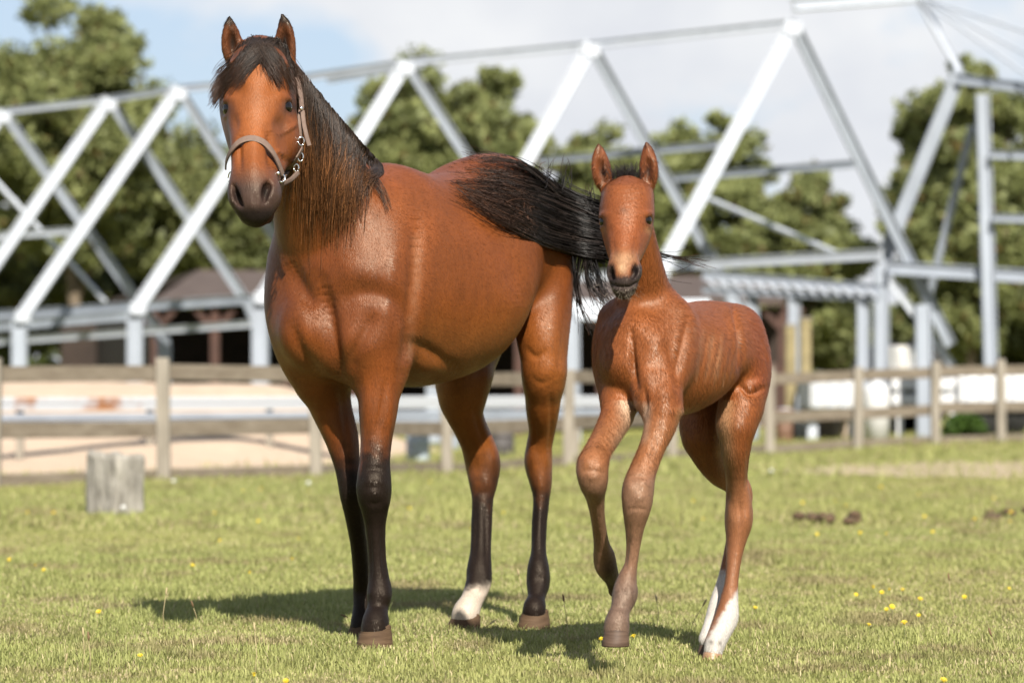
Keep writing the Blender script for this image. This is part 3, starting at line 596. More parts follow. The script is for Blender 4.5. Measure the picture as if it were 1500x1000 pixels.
        v.tube(pts, 0.015); v.tube(sc, 0.005, carve=True)
    return v
VF = foal_volume()
def foal_mesh():
    V, F = VF.mesh(); V = relax(V, F, 8); N = vert_normals(V, F); r = Relief(V, N, 1.0); r.gain = 1.35
    r.line([(925, 480), (928, 530), (936, 575)], 5, -.010); r.blob(910, 535, 14, 20, .007); r.blob(945, 545, 12, 26, .007); r.line([(944, 560), (946, 590), (942, 610)], 4, -.007)
    r.line([(1010, 450), (1000, 500), (992, 545), (990, 575)], 6, -.007); r.line([(975, 500), (985, 525), (982, 550)], 8, -.006); r.blob(962, 500, 14, 20, .006); r.blob(975, 575, 12, 16, .005)
    for i in range(6): r.line([(1036 + i * 9, 480 + i), (1032 + i * 9, 520), (1022 + i * 9, 560 + i * 2)], 2.6, -.0016)
    r.line([(1073, 447), (1080, 480), (1086, 515), (1082, 550)], 4, -.020); r.line([(1064, 447), (1070, 480), (1077, 520)], 5, .007); r.line([(1080, 560), (1098, 576), (1122, 566)], 4, -.009); r.line([(1090, 560), (1104, 564), (1120, 556)], 6, .003); r.blob(1104, 540, 16, 24, .005); r.blob(1060, 500, 14, 40, .005)
    for i in range(6): r.line([(1090 + i * 2, 470 + i * 9), (1104 + i * 3, 476 + i * 9), (1120 + i, 490 + i * 9)], 2, -.0014)
    r.line([(1060, 590), (1075, 575), (1092, 575)], 5, .004); r.blob(1005, 600, 30, 8, .004); r.line([(905, 580), (925, 600), (935, 585)], 5, .005)
    r.gain = .65
    r.line([(972, 605), (960, 650), (947, 690)], 5, -.005); r.blob(944, 708, 7, 7, .006); r.blob(924, 714, 6, 9, .006); r.blob(936, 728, 8, 6, .005); r.line([(918, 700), (934, 697), (950, 700)], 3, -.005); r.line([(918, 746), (933, 744), (948, 746)], 3, -.004); r.line([(923, 765), (920, 800), (916, 835)], 2, -.005); r.line([(935, 765), (931, 800), (928, 835)], 2, -.005); r.blob(924, 868, 5, 8, .005); r.blob(906, 868, 5, 7, .004); r.line([(897, 886), (909, 890), (920, 886)], 2.5, -.004)
    r.blob(860, 676, 7, 7, .007); r.blob(878, 682, 6, 7, .006); r.blob(868, 698, 8, 5, .005); r.line([(850, 690), (868, 688), (886, 692)], 2.5, -.004); r.line([(868, 730), (874, 770), (878, 800)], 2, -.004); r.line([(900, 610), (885, 650)], 4, -.004)
    r.blob(1094, 750, 5, 18, .009); r.line([(1080, 715), (1084, 750), (1082, 785)], 4, -.006); r.blob(1070, 748, 5, 12, .005); r.line([(1068, 715), (1066, 735)], 3, -.004); r.line([(1095, 640), (1096, 690), (1090, 730)], 3, -.006); r.line([(1078, 800), (1074, 870)], 2, -.003)
    r.line([(897, 345), (899, 365), (901, 380)], 4, -.004); r.line([(931, 345), (931, 365), (930, 380)], 4, -.005); r.blob(914, 350, 7, 26, .003); r.blob(893, 338, 6, 8, -.004); r.blob(940, 336, 7, 8, -.004)
    r.blob(918, 300, 18, 14, .003); r.blob(948, 313, 10, 5, .005); r.blob(885, 314, 9, 5, .005)
    for y in range(268, 330, 7): r.line([(892, y + 6), (905, y), (918, y + 3), (932, y - 1), (946, y + 5)], 1.8, .0012)
    for c, q in VF.eyes: r.d *= smooth(1.0, 1.8, np.linalg.norm(V - c, axis=1) / q)
    V = r.apply(); px, py = to_px(V); N = vert_normals(V, F)
    C = np.empty((len(V), 3)); C[:] = (0.235, 0.070, 0.0195)
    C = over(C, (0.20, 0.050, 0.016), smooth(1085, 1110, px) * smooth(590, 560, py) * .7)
    C = over(C, (0.40, 0.20, 0.10), np.exp(-seg_dist(px, py, [(1040, 500), (1046, 545)]) ** 2 / 120) * 0.18)
    st = np.zeros(len(V))
    for q in range(26):
        x = 1018 + (q * 37 % 43) + (q * 7 % 5); y = 478 + (q * 29 % 71); st += np.exp(-(seg_dist(px, py, [(x, y), (x - 3, y + 16)]) / 1.3) ** 2)
    C = over(C, (0.46, 0.28, 0.16), np.clip(st, 0, 1) * (.08 + .4 * vnoise(px, py, .15, 21) * vnoise(px, py, .6, 22)) * (V[:, 1] < 9.1))
    C = over(C, (0.06, 0.018, 0.008), np.exp(-(seg_dist(px, py, [(1080, 500), (1086, 520), (1082, 545)]) / 2.5) ** 2) * .6)  # groove between flank and thigh: its shade painted as a dark line
    C = over(C, (0.45, 0.27, 0.15), smooth(590, 606, py) * smooth(985, 1000, px) * smooth(1060, 1040, px) * (V[:, 1] < 9.05) * .6)
    # pale insides of the legs, browner lower legs
    fore = (px < 1000) * (V[:, 2] < 0.78)
    C = over(C, (0.52, 0.36, 0.24), fore * np.exp(-(seg_dist(px, py, [(918, 590), (922, 620), (908, 645)]) / 13) ** 2) * .85)
    C = over(C, (0.50, 0.36, 0.26), fore * np.exp(-(seg_dist(px, py, [(947, 595), (944, 640)]) / 7) ** 2) * .7)
    C = over(C, (0.30, 0.125, 0.052), (px < 1000) * smooth(585, 640, py) * .6)
    C = over(C, (0.235, 0.128, 0.078), fore * smooth(665, 720, py) * .95)
    C = over(C, (0.15, 0.098, 0.072), fore * smooth(820, 870, py) * .9)
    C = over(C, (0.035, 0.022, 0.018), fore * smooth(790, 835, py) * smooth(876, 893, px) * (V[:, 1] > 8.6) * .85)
    hind = (px > 985) * (V[:, 2] < 0.78)
    C = over(C, (0.44, 0.25, 0.13), hind * np.exp(-(seg_dist(px, py, [(1064, 590), (1060, 630), (1064, 690), (1068, 760)]) / 12) ** 2) * .75)
    C = over(C, (0.30, 0.125, 0.058), hind * smooth(640, 740, py) * .85)
    edge = np.where(V[:, 1] < 9.16 - np.clip(py - 880, 0, 90) * .0018, 878 - (px - 1070) * 1.6, 835) + 6 * (vnoise(px, py, .25, 5) - .5)
    C = over(C, (0.62, 0.58, 0.53), hind * smooth(-6, 8, py - edge))
    for x, y in ((1042, 940), (1054, 941)): C = over(C, (0.05, 0.04, 0.035), hind * np.exp(-((px - x) / 3) ** 2 - ((py - y) / 3) ** 2) * .8)
    hd = (V[:, 1] < 8.56 - 0.0018 * np.clip(py - 300, 0, 200)) * smooth(446, 438, py) * (px < 975)
    C = over(C, (0.25, 0.066, 0.02), hd * np.exp(-((px - 918) / 40) ** 2 - ((py - 325) / 55) ** 2) * .7)
    C = over(C, (0.12, 0.04, 0.02), hd * np.exp(-((px - 913) / 5) ** 2 - ((py - 308) / 5) ** 2) * .6)
    C = over(C, (0.38, 0.21, 0.11), hd * np.exp(-((px - 914) / 20) ** 2 - ((py - 378) / 10) ** 2) * .85)
    C = over(C, (0.50, 0.30, 0.16), hd * np.exp(-((px - 911) / 6.5) ** 2 - ((py - 392) / 8) ** 2) * .9)
    for x, y in ((881, 336), (951, 336)): C = over(C, (0.42, 0.22, 0.10), hd * np.exp(-((px - x) / 6) ** 2 - ((py - y) / 6) ** 2) * .6)
    C = over(C, (0.045, 0.032, 0.03), hd * np.clip(smooth(399, 408, py) + smooth(9, 17, np.abs(px - 913)) * smooth(382, 391, py), 0, 1))
    for x, y in ((896, 400), (930, 398)): C = over(C, (0.012, 0.009, 0.009), hd * np.exp(-((px - x) / 5) ** 2 - ((py - y) / 9) ** 2))
    for x, y in ((879, 325), (953, 323)): C = over(C, (0.03, 0.016, 0.012), hd * np.exp(-((px - x) / 8) ** 2 - ((py - y) / 6) ** 2) * .9)
    ear = hd * smooth(276, 266, py); C = over(C, (0.17, 0.05, 0.022), ear * .5)
    for x in (884, 950): C = over(C, (0.035, 0.014, 0.009), ear * np.exp(-((px - x) / 6) ** 2 - ((py - 250) / 14) ** 2) * smooth(.1, .5, -N[:, 1]))
    C = over(C, (0.05, 0.02, 0.012), ear * smooth(222, 212, py) * .7)
    rs = np.random.default_rng(32); ax = np.array([.5, .75, -.6])
    def flow(P):
        x, y = to_px(P); w = (smooth(560, 480, y) * (x > 985))[:, None]; hd_ = ((P[:, 1] < 8.5) & (y < 440))[:, None]
        return np.where(hd_, np.array([0, -.3, -1.0]) + np.array([1., 0, 0]) * ((x - 917) * .015)[:, None], ax * w + np.array([.08, .1, -1.0]) * (1 - w))
    ln = lambda P: np.where(P[:, 1] < 8.45, .007, np.where(P[:, 2] < .55, .009, .014))
    sel = (.25 + .75 * (N[:, 1] < .25)) * (1 + 1.0 * (V[:, 1] < 8.46))
    fu = link_mesh('fur', fur_mesh('foal_fur', V, F, N, C, 130000, ln, .0007, flow, .2, rs, sel), M_FUR, foal, False); fu['kind'] = 'stuff'
    return link_mesh('body', np_mesh('foal_body', V, F, C), M_COAT, foal)
foal_body = foal_mesh()
M_HOOF_F = mat('foal_hoof_horn', (0.075, 0.045, 0.03), col2=(0.15, 0.095, 0.065), rough=0.6, spec=.2, var=0.4, scale=30, bump=0.002, bscale=40, stretch=(0.4, 0.4, 3))
M_HOOF_P = mat('pale_hoof_horn', (0.26, 0.13, 0.07), col2=(0.40, 0.24, 0.14), rough=0.45, var=0.4, scale=30, bump=0.002, bscale=40, stretch=(0.4, 0.4, 3))
FD = (-0.4, -0.92)
hoof(foal, 902, 946, 917, 42, 8.425, FD, M_HOOF_F, lift=float(W(902, 946, 8.425)[2]), topw=.80)
hoof(foal, 903, 874, 857, 26, 8.83, (-0.3, -0.6), M_HOOF_F, lift=float(W(900, 868, 8.83)[2]), pitch=1.1)
hoof(foal, 1043, 964, 949, 32, 8.985, FD, M_HOOF_P); hoof(foal, 1034, 950, 934, 28, 9.095, FD, M_HOOF_F)
for c, r in VF.eyes: eye(foal, c, r)
# ---------------------------------------------------------------- manes, tail, forelock
class Skin:                                           # cached distance of the skin along view rays, holes filled from neighbours
    def __init__(s, vol, x0, x1, y0, y1, step=3, d0=None, d1=None):
        s.xs = np.arange(x0, x1 + step, step); s.ys = np.arange(y0, y1 + step, step)
        D = np.full((len(s.xs), len(s.ys)), np.nan)
        for i, x in enumerate(s.xs):
            for j, y in enumerate(s.ys):
                q = vol.surf(x, y, d0, d1)
                if q is not None: D[i, j] = q
        for _ in range(80):
            bad = np.isnan(D)
            if not bad.any(): break
            P = np.pad(D, 1, constant_values=np.nan); nb = np.stack([P[:-2, 1:-1], P[2:, 1:-1], P[1:-1, :-2], P[1:-1, 2:]])
            ok = ~np.isnan(nb); mean = np.where(ok.any(0), np.nansum(np.where(ok, nb, 0), 0) / np.maximum(ok.sum(0), 1), np.nan)
            D = np.where(bad, mean, D)
        for _ in range(3):
            P = np.pad(D, 1, mode='edge'); D = (P[:-2, 1:-1] + P[2:, 1:-1] + P[1:-1, :-2] + P[1:-1, 2:] + 2 * D) / 6
        s.D = D
    def __call__(s, x, y):
        i = np.clip((np.asarray(x) - s.xs[0]) / (s.xs[1] - s.xs[0]), 0, len(s.xs) - 1.001); j = np.clip((np.asarray(y) - s.ys[0]) / (s.ys[1] - s.ys[0]), 0, len(s.ys) - 1.001)
        a, b = i.astype(int), j.astype(int); u, v = i - a, j - b
        return s.D[a, b] * (1 - u) * (1 - v) + s.D[a + 1, b] * u * (1 - v) + s.D[a, b + 1] * (1 - u) * v + s.D[a + 1, b + 1] * u * v
def poly_at(pts, t):
    P = catmull(np.array(pts, float), 10); L = np.concatenate([[0], np.cumsum(np.hypot(*np.diff(P[:, :2], axis=0).T))]); L /= L[-1]
    return np.stack([np.interp(t, L, P[:, c]) for c in range(P.shape[1])], -1)
def bez(A, B, C, D, m):
    t = np.linspace(0, 1, m)[None, :, None]; A, B, C, D = [q[:, None, :] for q in (A, B, C, D)]
    return A * (1 - t) ** 3 + 3 * B * t * (1 - t) ** 2 + 3 * C * t * t * (1 - t) + D * t ** 3
def lay(px, py, dep):
    return np.stack([(px - 750) * dep / FPX, dep, CAMH + (HOR - py) * dep / FPX], -1)
def smooth1(a, it=2):
    for _ in range(it):
        b = a.copy(); b[:, 1:-1] = (a[:, :-2] + 2 * a[:, 1:-1] + a[:, 2:]) / 4; a = b
    return a
def hair_col(n, m, base, tip, frac, rs, var=0.35):
    t = np.linspace(0, 1, m)[None, :, None]; k = np.clip((t - frac) / (1 - frac), 0, 1) ** 1.3
    c = np.asarray(base)[None, None] * (1 - k) + np.asarray(tip)[None, None] * k
    return c * (1 + var * rs.standard_normal((n, 1, 1))).clip(0.4, 2.2)
BLK, BRN = (0.030, 0.019, 0.013), (0.19, 0.078, 0.027)

def mane_hair():
    rs = np.random.default_rng(3); sk = Skin(VM, 400, 640, 60, 420, 4, 9.26, 10.4)
    crest = [(404, 68), (420, 80), (438, 97), (460, 124), (484, 153), (510, 184), (535, 213), (556, 235), (574, 247)]
    nl, ns, m = 74, 36, 16
    tl = np.sort(rs.uniform(0, 1, nl) ** 1.15 * .93); P = []
    for i in range(nl):
        r = poly_at(crest, np.array([tl[i]]))[0]; t = tl[i]
        ex = np.interp(t, [0, .12, .3, .5, .7, .85, 1], [436, 444, 456, 484, 512, 532, 552]) + rs.normal(0, 11)
        ey = np.interp(t, [0, .12, .3, .5, .7, .85, 1], [236, 280, 298, 300, 290, 274, 258]) + rs.normal(0, 20)
        n = ns; sp = np.clip(rs.normal(0, 1, n), -1.6, 1.6)
        ins = np.abs(rs.normal(0, 4.5, n)); A = np.stack([r[0] + sp * 5 - ins * .55, r[1] + sp * 5.6 + ins * .8 + 1], 1)
        E = np.stack([ex + sp * 2.5 + rs.normal(0, 5.5, n), ey + rs.normal(4, 24, n) - np.abs(sp) * 12], 1)
        cut = np.where(rs.uniform(0, 1, n) < .5, rs.uniform(.5, 1.0, n), 1.0)[:, None]; E = A + (E - A) * cut; E[:, 1] = np.maximum(E[:, 1], A[:, 1] + 22)
        B = A + np.stack([9 + 2.5 * rs.standard_normal(n), 12 + (E[:, 1] - A[:, 1]) * .12], 1)
        wav = rs.normal(0, 5)
        Cc = E - np.stack([np.full(n, -2.0 + wav), (E[:, 1] - A[:, 1]) * .35], 1)
        q = bez(A, B, Cc, E, m); P.append((q, rs.uniform(.004, .022, n)[:, None] + np.linspace(0, .006, m)[None]))
    # the single dark lock at the shoulder
    n = 26; A = np.stack([rs.normal(518, 8, n), rs.normal(226, 9, n)], 1); E = np.stack([rs.normal(569, 2.2, n), rs.normal(306, 8, n)], 1)
    P.append((bez(A, A + [10, 25], E - [8, 36], E, m), np.full((n, m), .012) + rs.uniform(0, .008, n)[:, None]))
    Q = np.vstack([p for p, _ in P]); off = np.vstack([o for _, o in P]); n = len(Q)
    w = rs.normal(0, 1.0, (n, 1)) * np.sin(np.linspace(0, 9, m)[None] + rs.uniform(0, 6, (n, 1))) * .9
    px, py = Q[..., 0] + w, Q[..., 1]
    dep = smooth1(sk(px, py), 3) - off; dep = np.maximum(dep, np.where(px < 446, 9.20, 8.9))
    R = 0.00115 * np.linspace(1.1, .35, m)[None] * rs.uniform(.7, 1.5, (n, 1))
    C = hair_col(n, m, BLK, BRN, .48, rs, .35); lk = np.repeat(rs.uniform(.6, 1.8, nl), ns)[:, None, None]; C[:nl * ns] *= lk; lightn = rs.uniform(0, 1, n) < .08; C[lightn] *= 2.4
    link_mesh('mane', strands_mesh('mane', lay(px, py, dep), R, C), M_HAIR, mare)
    # forelock
    sk = Skin(VM, 296, 460, 48, 230, 3, None, 9.45); P = []; m = 12
    for side, cnt in ((-1, 26), (1, 22)):
        for i in range(cnt):
            u = rs.uniform(0, 1); n = 34
            A0 = np.array([np.interp(u, [0, 1], [400, 362] if side < 0 else [372, 412]), 62 + rs.normal(0, 3)])
            if side < 0: E0 = np.array([np.interp(u, [0, .4, 1], [350, 322, 308]) + rs.normal(0, 5), np.interp(u, [0, .4, 1], [104, 128, 142]) + rs.normal(0, 9)])
            else: E0 = np.array([np.interp(u, [0, .5, 1], [404, 422, 436]) + rs.normal(0, 4), np.interp(u, [0, .5, 1], [104, 124, 136]) + rs.normal(0, 8)])
            sp = rs.normal(0, 1, n); A = A0 + np.stack([sp * 5, rs.normal(0, 2.5, n)], 1); E = E0 + np.stack([rs.normal(0, 3, n), rs.normal(0, 7, n)], 1)
            B = A + np.array([side * 5, 10]) + rs.normal(0, 2, (n, 2)); Cc = E - np.array([side * 15, 26]) + rs.normal(0, 2, (n, 2))
            P.append(bez(A, B, Cc, E, m))
    n = 14; A = np.stack([rs.normal(384, 4, n), rs.normal(76, 3, n)], 1); E = np.stack([rs.normal(386, 4, n), rs.normal(106, 6, n)], 1); P.append(bez(A, A + [0, 8], E - [1, 8], E, m))
    Q = np.vstack(P); n = len(Q); px, py = Q[..., 0], Q[..., 1]; dep = smooth1(sk(np.clip(px, 326, 426), py), 3) - rs.uniform(.004, .016, n)[:, None]
    R = 0.0010 * np.linspace(1.1, .3, m)[None] * rs.uniform(.7, 1.4, (n, 1)); C = hair_col(n, m, BLK, (0.07, .03, .014), .6, rs, .4)
    # flyaway hairs beside the head
    link_mesh('forelock', strands_mesh('forelock', lay(px, py, dep), R, C), M_HAIR, mare)
def tail_hair():
    rs = np.random.default_rng(5); sk = Skin(VM, 650, 900, 210, 480, 5, 9.6, 10.9); m = 15; P = []; O = []
    n = 1750; u = rs.uniform(0, 1, n) ** .8; ln = rs.uniform(0, 1, n) ** .6
    S = np.stack([np.interp(u, [0, 1], [900, 885]), np.interp(u, [0, 1], [306, 374])], 1) + rs.normal(0, 6, (n, 2))
    M1 = np.stack([np.interp(u, [0, 1], [846, 830]), np.interp(u, [0, 1], [292, 374])], 1) + rs.normal(0, 4, (n, 2))
    M2 = np.stack([np.interp(u, [0, 1], [770, 762]), np.interp(u, [0, .5, 1], [236, 290, 352])], 1) + rs.normal(0, 6, (n, 2))
    E = np.stack([np.interp(ln, [0, 1], [800, 676]) + rs.normal(0, 14, n), np.interp(u, [0, .6, 1], [242, 262, 276]) + (1 - ln) * np.interp(u, [0, 1], [10, 70]) + rs.normal(0, 11, n)], 1)
    P.append(bez(S, M1, M2, E, m)); O.append(rs.uniform(.01, .10, n)[:, None] * np.linspace(1.2, .35, m)[None])
    # wisps curling up over the croup
    for (ax, ay), (bx, by), (cx, cy), (ex, ey), k in (((850, 330), (800, 250), (760, 225), (705, 234), 40), ((800, 268), (806, 262), (802, 246), (812, 236), 7), ((828, 290), (832, 272), (826, 250), (829, 240), 7), ((868, 318), (862, 300), (868, 286), (862, 276), 14)):
        A = np.array([ax, ay]) + rs.normal(0, 6, (k, 2)); B = np.array([bx, by]) + rs.normal(0, 6, (k, 2)); Cc = np.array([cx, cy]) + rs.normal(0, 5, (k, 2)); E = np.array([ex, ey]) + rs.normal(0, 7, (k, 2))
        P.append(bez(A, B, Cc, E, m)); O.append(np.full((k, m), .09) + rs.uniform(-.02, .02, k)[:, None])
    # long ends blown away behind the foal's head and hanging ones
    for (ax, ay), (bx, by), (cx, cy), (ex, ey), k, sp in (((880, 345), (930, 362), (985, 378), (1036, 384), 16, 4), ((880, 350), (940, 372), (990, 382), (1010, 376), 7, 4), ((865, 365), (852, 400), (862, 425), (896, 452), 40, 6), ((850, 366), (840, 420), (846, 455), (868, 476), 22, 6), ((870, 360), (872, 400), (884, 430), (905, 455), 26, 8), ((880, 355), (930, 400), (990, 410), (1020, 398), 4, 5)):
        A = np.array([ax, ay]) + rs.normal(0, 8, (k, 2)); B = np.array([bx, by]) + rs.normal(0, sp, (k, 2)); Cc = np.array([cx, cy]) + rs.normal(0, sp, (k, 2)); E = np.array([ex, ey]) + rs.normal(0, sp * 2, (k, 2))
        P.append(bez(A, B, Cc, E, m)); O.append(np.full((k, m), .06) + rs.uniform(-.03, .05, k)[:, None])
    Q = np.vstack(P); off = np.vstack(O); n = len(Q); px, py = Q[..., 0], Q[..., 1]
    far = 10.36 - 0.0008 * (px - 850)                   # past the buttocks the hair hangs free
    dep = np.where(px < 800, sk(px, py), np.where(px > 846, far, sk(px, py) * (846 - px) / 46 + far * (px - 800) / 46)); dep = smooth1(np.minimum(dep, 10.45), 6) - off
    R = 0.0016 * np.linspace(1.2, .35, m)[None] * rs.uniform(.7, 1.5, (n, 1)); C = hair_col(n, m, (0.010, 0.007, 0.006), (.05, .022, .012), .55, rs, .4)
    red = rs.uniform(0, 1, n) < .12; C[red] *= 4
    # dock: from the end of the croup out to the hair
    bm = bmesh.new(); add_tube(bm, [WV(x, y, d) for x, y, d in catmull(np.array([(775, 318, 10.50), (806, 312, 10.52), (842, 322, 10.46), (872, 336, 10.37), (896, 342, 10.33)], float), 5)], list(np.linspace(.05, .03, 21)), 10)
    t = link_mesh('tail', strands_mesh('tail', lay(px, py, dep), R, C), M_HAIR, mare)
    bm_obj('dock', bm, mat('dock_skin', (.012, .009, .008), rough=.6), t, True)
def foal_hair():
    rs = np.random.default_rng(9); n, m = 420, 6
    x = rs.normal(917, 11, n); y = rs.uniform(256, 268, n); d = 8.46 + rs.uniform(-.02, .05, n)
    A = lay(x, y, d); dirv = np.stack([rs.normal(0, .35, n) + (x - 917) * .01, rs.normal(-.2, .25, n), rs.uniform(.6, 1, n)], 1); L = rs.uniform(.022, .048, n)
    t = np.linspace(0, 1, m)[None, :, None]; P = A[:, None] + dirv[:, None] * L[:, None, None] * t + np.array([0.3, 0, -0.2]) * (t ** 2) * L[:, None, None] * rs.normal(0, .6, (n, 1, 1))
    link_mesh('mane', strands_mesh('foal_mane', P, .0008 * np.linspace(1, .3, m)[None], hair_col(n, m, (.02, .014, .012), (.06, .05, .05), .3, rs)), M_HAIR, foal)
    n = 130; x = rs.normal(914, 11, n); y = rs.uniform(416, 436, n); P = []
    dd = np.array([VF.surf(a, b) or 8.27 for a, b in zip(x, y)]); A = lay(x, y, dd + .002)
    dirv = np.stack([(x - 914) * .05 + rs.normal(0, .35, n), rs.normal(-.5, .3, n), rs.uniform(-1, -.2, n)], 1); L = rs.uniform(.005, .014, n)
    P = A[:, None] + dirv[:, None] * L[:, None, None] * t + np.array([0, 0, -.4]) * (t ** 2) * L[:, None, None]
    link_mesh('whiskers', strands_mesh('foal_whiskers', P, .00035 * np.linspace(1, .5, m)[None], hair_col(n, m, (.3, .24, .18), (.45, .38, .3), .3, rs)), M_HAIR, foal)['kind'] = 'stuff'
mane_hair(); tail_hair(); foal_hair()

# ---------------------------------------------------------------- halter
def vol_normal(vol, p):
    p = np.asarray(p)[None]; e = .006; g = []
    for c in range(3):
        q = np.zeros(3); q[c] = e; g.append(float(vol.sample(p + q)[0] - vol.sample(p - q)[0]))
    g = np.array(g); return g / (np.linalg.norm(g) + 1e-9)
def strap(name, pts, width, mt, parent, thick=.0035, lift=.006, flat=None):
    """webbing laid on the head: pts are px, py (and a depth where it leaves the skin)"""
    full = []
    for p in pts:
        d = p[2] if len(p) > 2 else VM.surf(p[0], p[1], None, 9.4); full.append((p[0], p[1], d if d else full[-1][2]))
    A = catmull(np.array(full), 7); P = [Vector(W(x, y, d)) for x, y, d in A]; bm = bmesh.new(); rows = []; prev = None
    for i, p in enumerate(P):
        n = Vector(vol_normal(VM, p)) if flat is None else Vector(flat)
        if prev is not None: n = (n + prev * 2.0).normalized()
        prev = n
        t = (P[min(i + 1, len(P) - 1)] - P[max(i - 1, 0)]).normalized(); s = t.cross(n).normalized(); n2 = s.cross(t)
        c = p + n2 * lift; h = width / 2
        rows.append([bm.verts.new(c - s * h), bm.verts.new(c - s * h + n2 * thick), bm.verts.new(c - s * h * .5 + n2 * thick * 1.35), bm.verts.new(c + s * h * .5 + n2 * thick * 1.35), bm.verts.new(c + s * h + n2 * thick), bm.verts.new(c + s * h)])
    for a, b in zip(rows[:-1], rows[1:]):
        for k in range(6): bm.faces.new((a[k], a[(k + 1) % 6], b[(k + 1) % 6], b[k]))
    bm.faces.new(rows[0]); bm.faces.new(rows[-1][::-1])
    return bm_obj(name, bm, mt, parent, False)
def ring(name, px, py, d, R, r, mt, parent, axis=(0.3, -1, 0.1), squash=1.0):
    bm = bmesh.new(); a = Vector(axis).normalized(); x = a.cross(Vector((0, 0, 1))).normalized(); y = a.cross(x); c = WV(px, py, d)
    pts = [c + x * math.cos(k * math.pi / 8) * R + y * math.sin(k * math.pi / 8) * R * squash for k in range(17)]
    add_tube(bm, pts, r, 6); return bm_obj(name, bm, mt, parent, True)
def build_halter():
    h = empty('halter', tuple(W(372, 230, 8.97))); tag(h, 'taupe webbing halter with metal rings on the mare\'s head', 'halter')
    web = mat('halter_webbing', (.15, .095, .07), col2=(.21, .14, .105), rough=.75, var=.3, scale=60, bump=.0008, bscale=300)
    met = mat('halter_metal', (.72, .72, .72), rough=.22, metal=1.0)
    sL = VM.surf(345, 236); 
    strap('noseband', [(334.5, 246, 9.03), (336, 234, 9.005), (343, 220), (354, 209), (369, 205), (384, 210), (395, 222), (404, 238), (411, 256)], .021, web, h)
    strap('cheek_strap', [(412, 263), (420, 247), (430, 232), (440, 216, 9.13)], .021, web, h)
    strap('cheek_strap', [(439, 200, 9.16), (439, 186, 9.16), (438, 172, 9.17), (440, 160, 9.19)], .014, web, h, flat=(.35, -.93, .1))
    strap('crown_strap', [(440, 160, 9.19), (438, 138, 9.24), (432, 112, 9.27), (424, 92, 9.29)], .016, web, h, flat=(.5, -.85, .1))
    strap('strap_end', [(442, 164, 9.165), (444, 182, 9.15), (448, 200, 9.14), (452, 214, 9.14)], .013, web, h, flat=(.35, -.93, .1))
    strap('jaw_strap', [(412, 268, 9.05), (424, 262, 9.10), (434, 253, 9.14)], .014, web, h, flat=(.2, -.9, -.3))
    strap('jaw_strap', [(411, 262, 9.02), (410, 272, 9.04), (406, 288, 9.06)], .016, web, h, flat=(.5, -.85, 0))
    ring('ring', 412, 261, VM.surf(412, 261, None, 9.4) - .012, .012, .0028, met, h, (.45, -.88, .1)); ring('ring', 441, 207, 9.13, .010, .0022, met, h, (.4, -.9, 0), 1.3)
    ring('buckle', 440, 230, 9.13, .009, .0022, met, h, (.4, -.9, 0), 1.5); ring('buckle', 434, 246, 9.13, .008, .0022, met, h, (.4, -.9, 0), 1.4); ring('ring', 338, 260, 9.01, .010, .0025, met, h, (-.6, -.8, 0), 1.7)
    for x, y, d in ((441, 159, 9.15), (407, 254, VM.surf(407, 254) - .01)):
        bm = bmesh.new(); bmesh.ops.create_uvsphere(bm, u_segments=12, v_segments=8, radius=.0065); bmesh.ops.transform(bm, matrix=Matrix.Translation(W(x, y, d)), verts=bm.verts); bm_obj('rivet', bm, met, h, True)
build_halter()
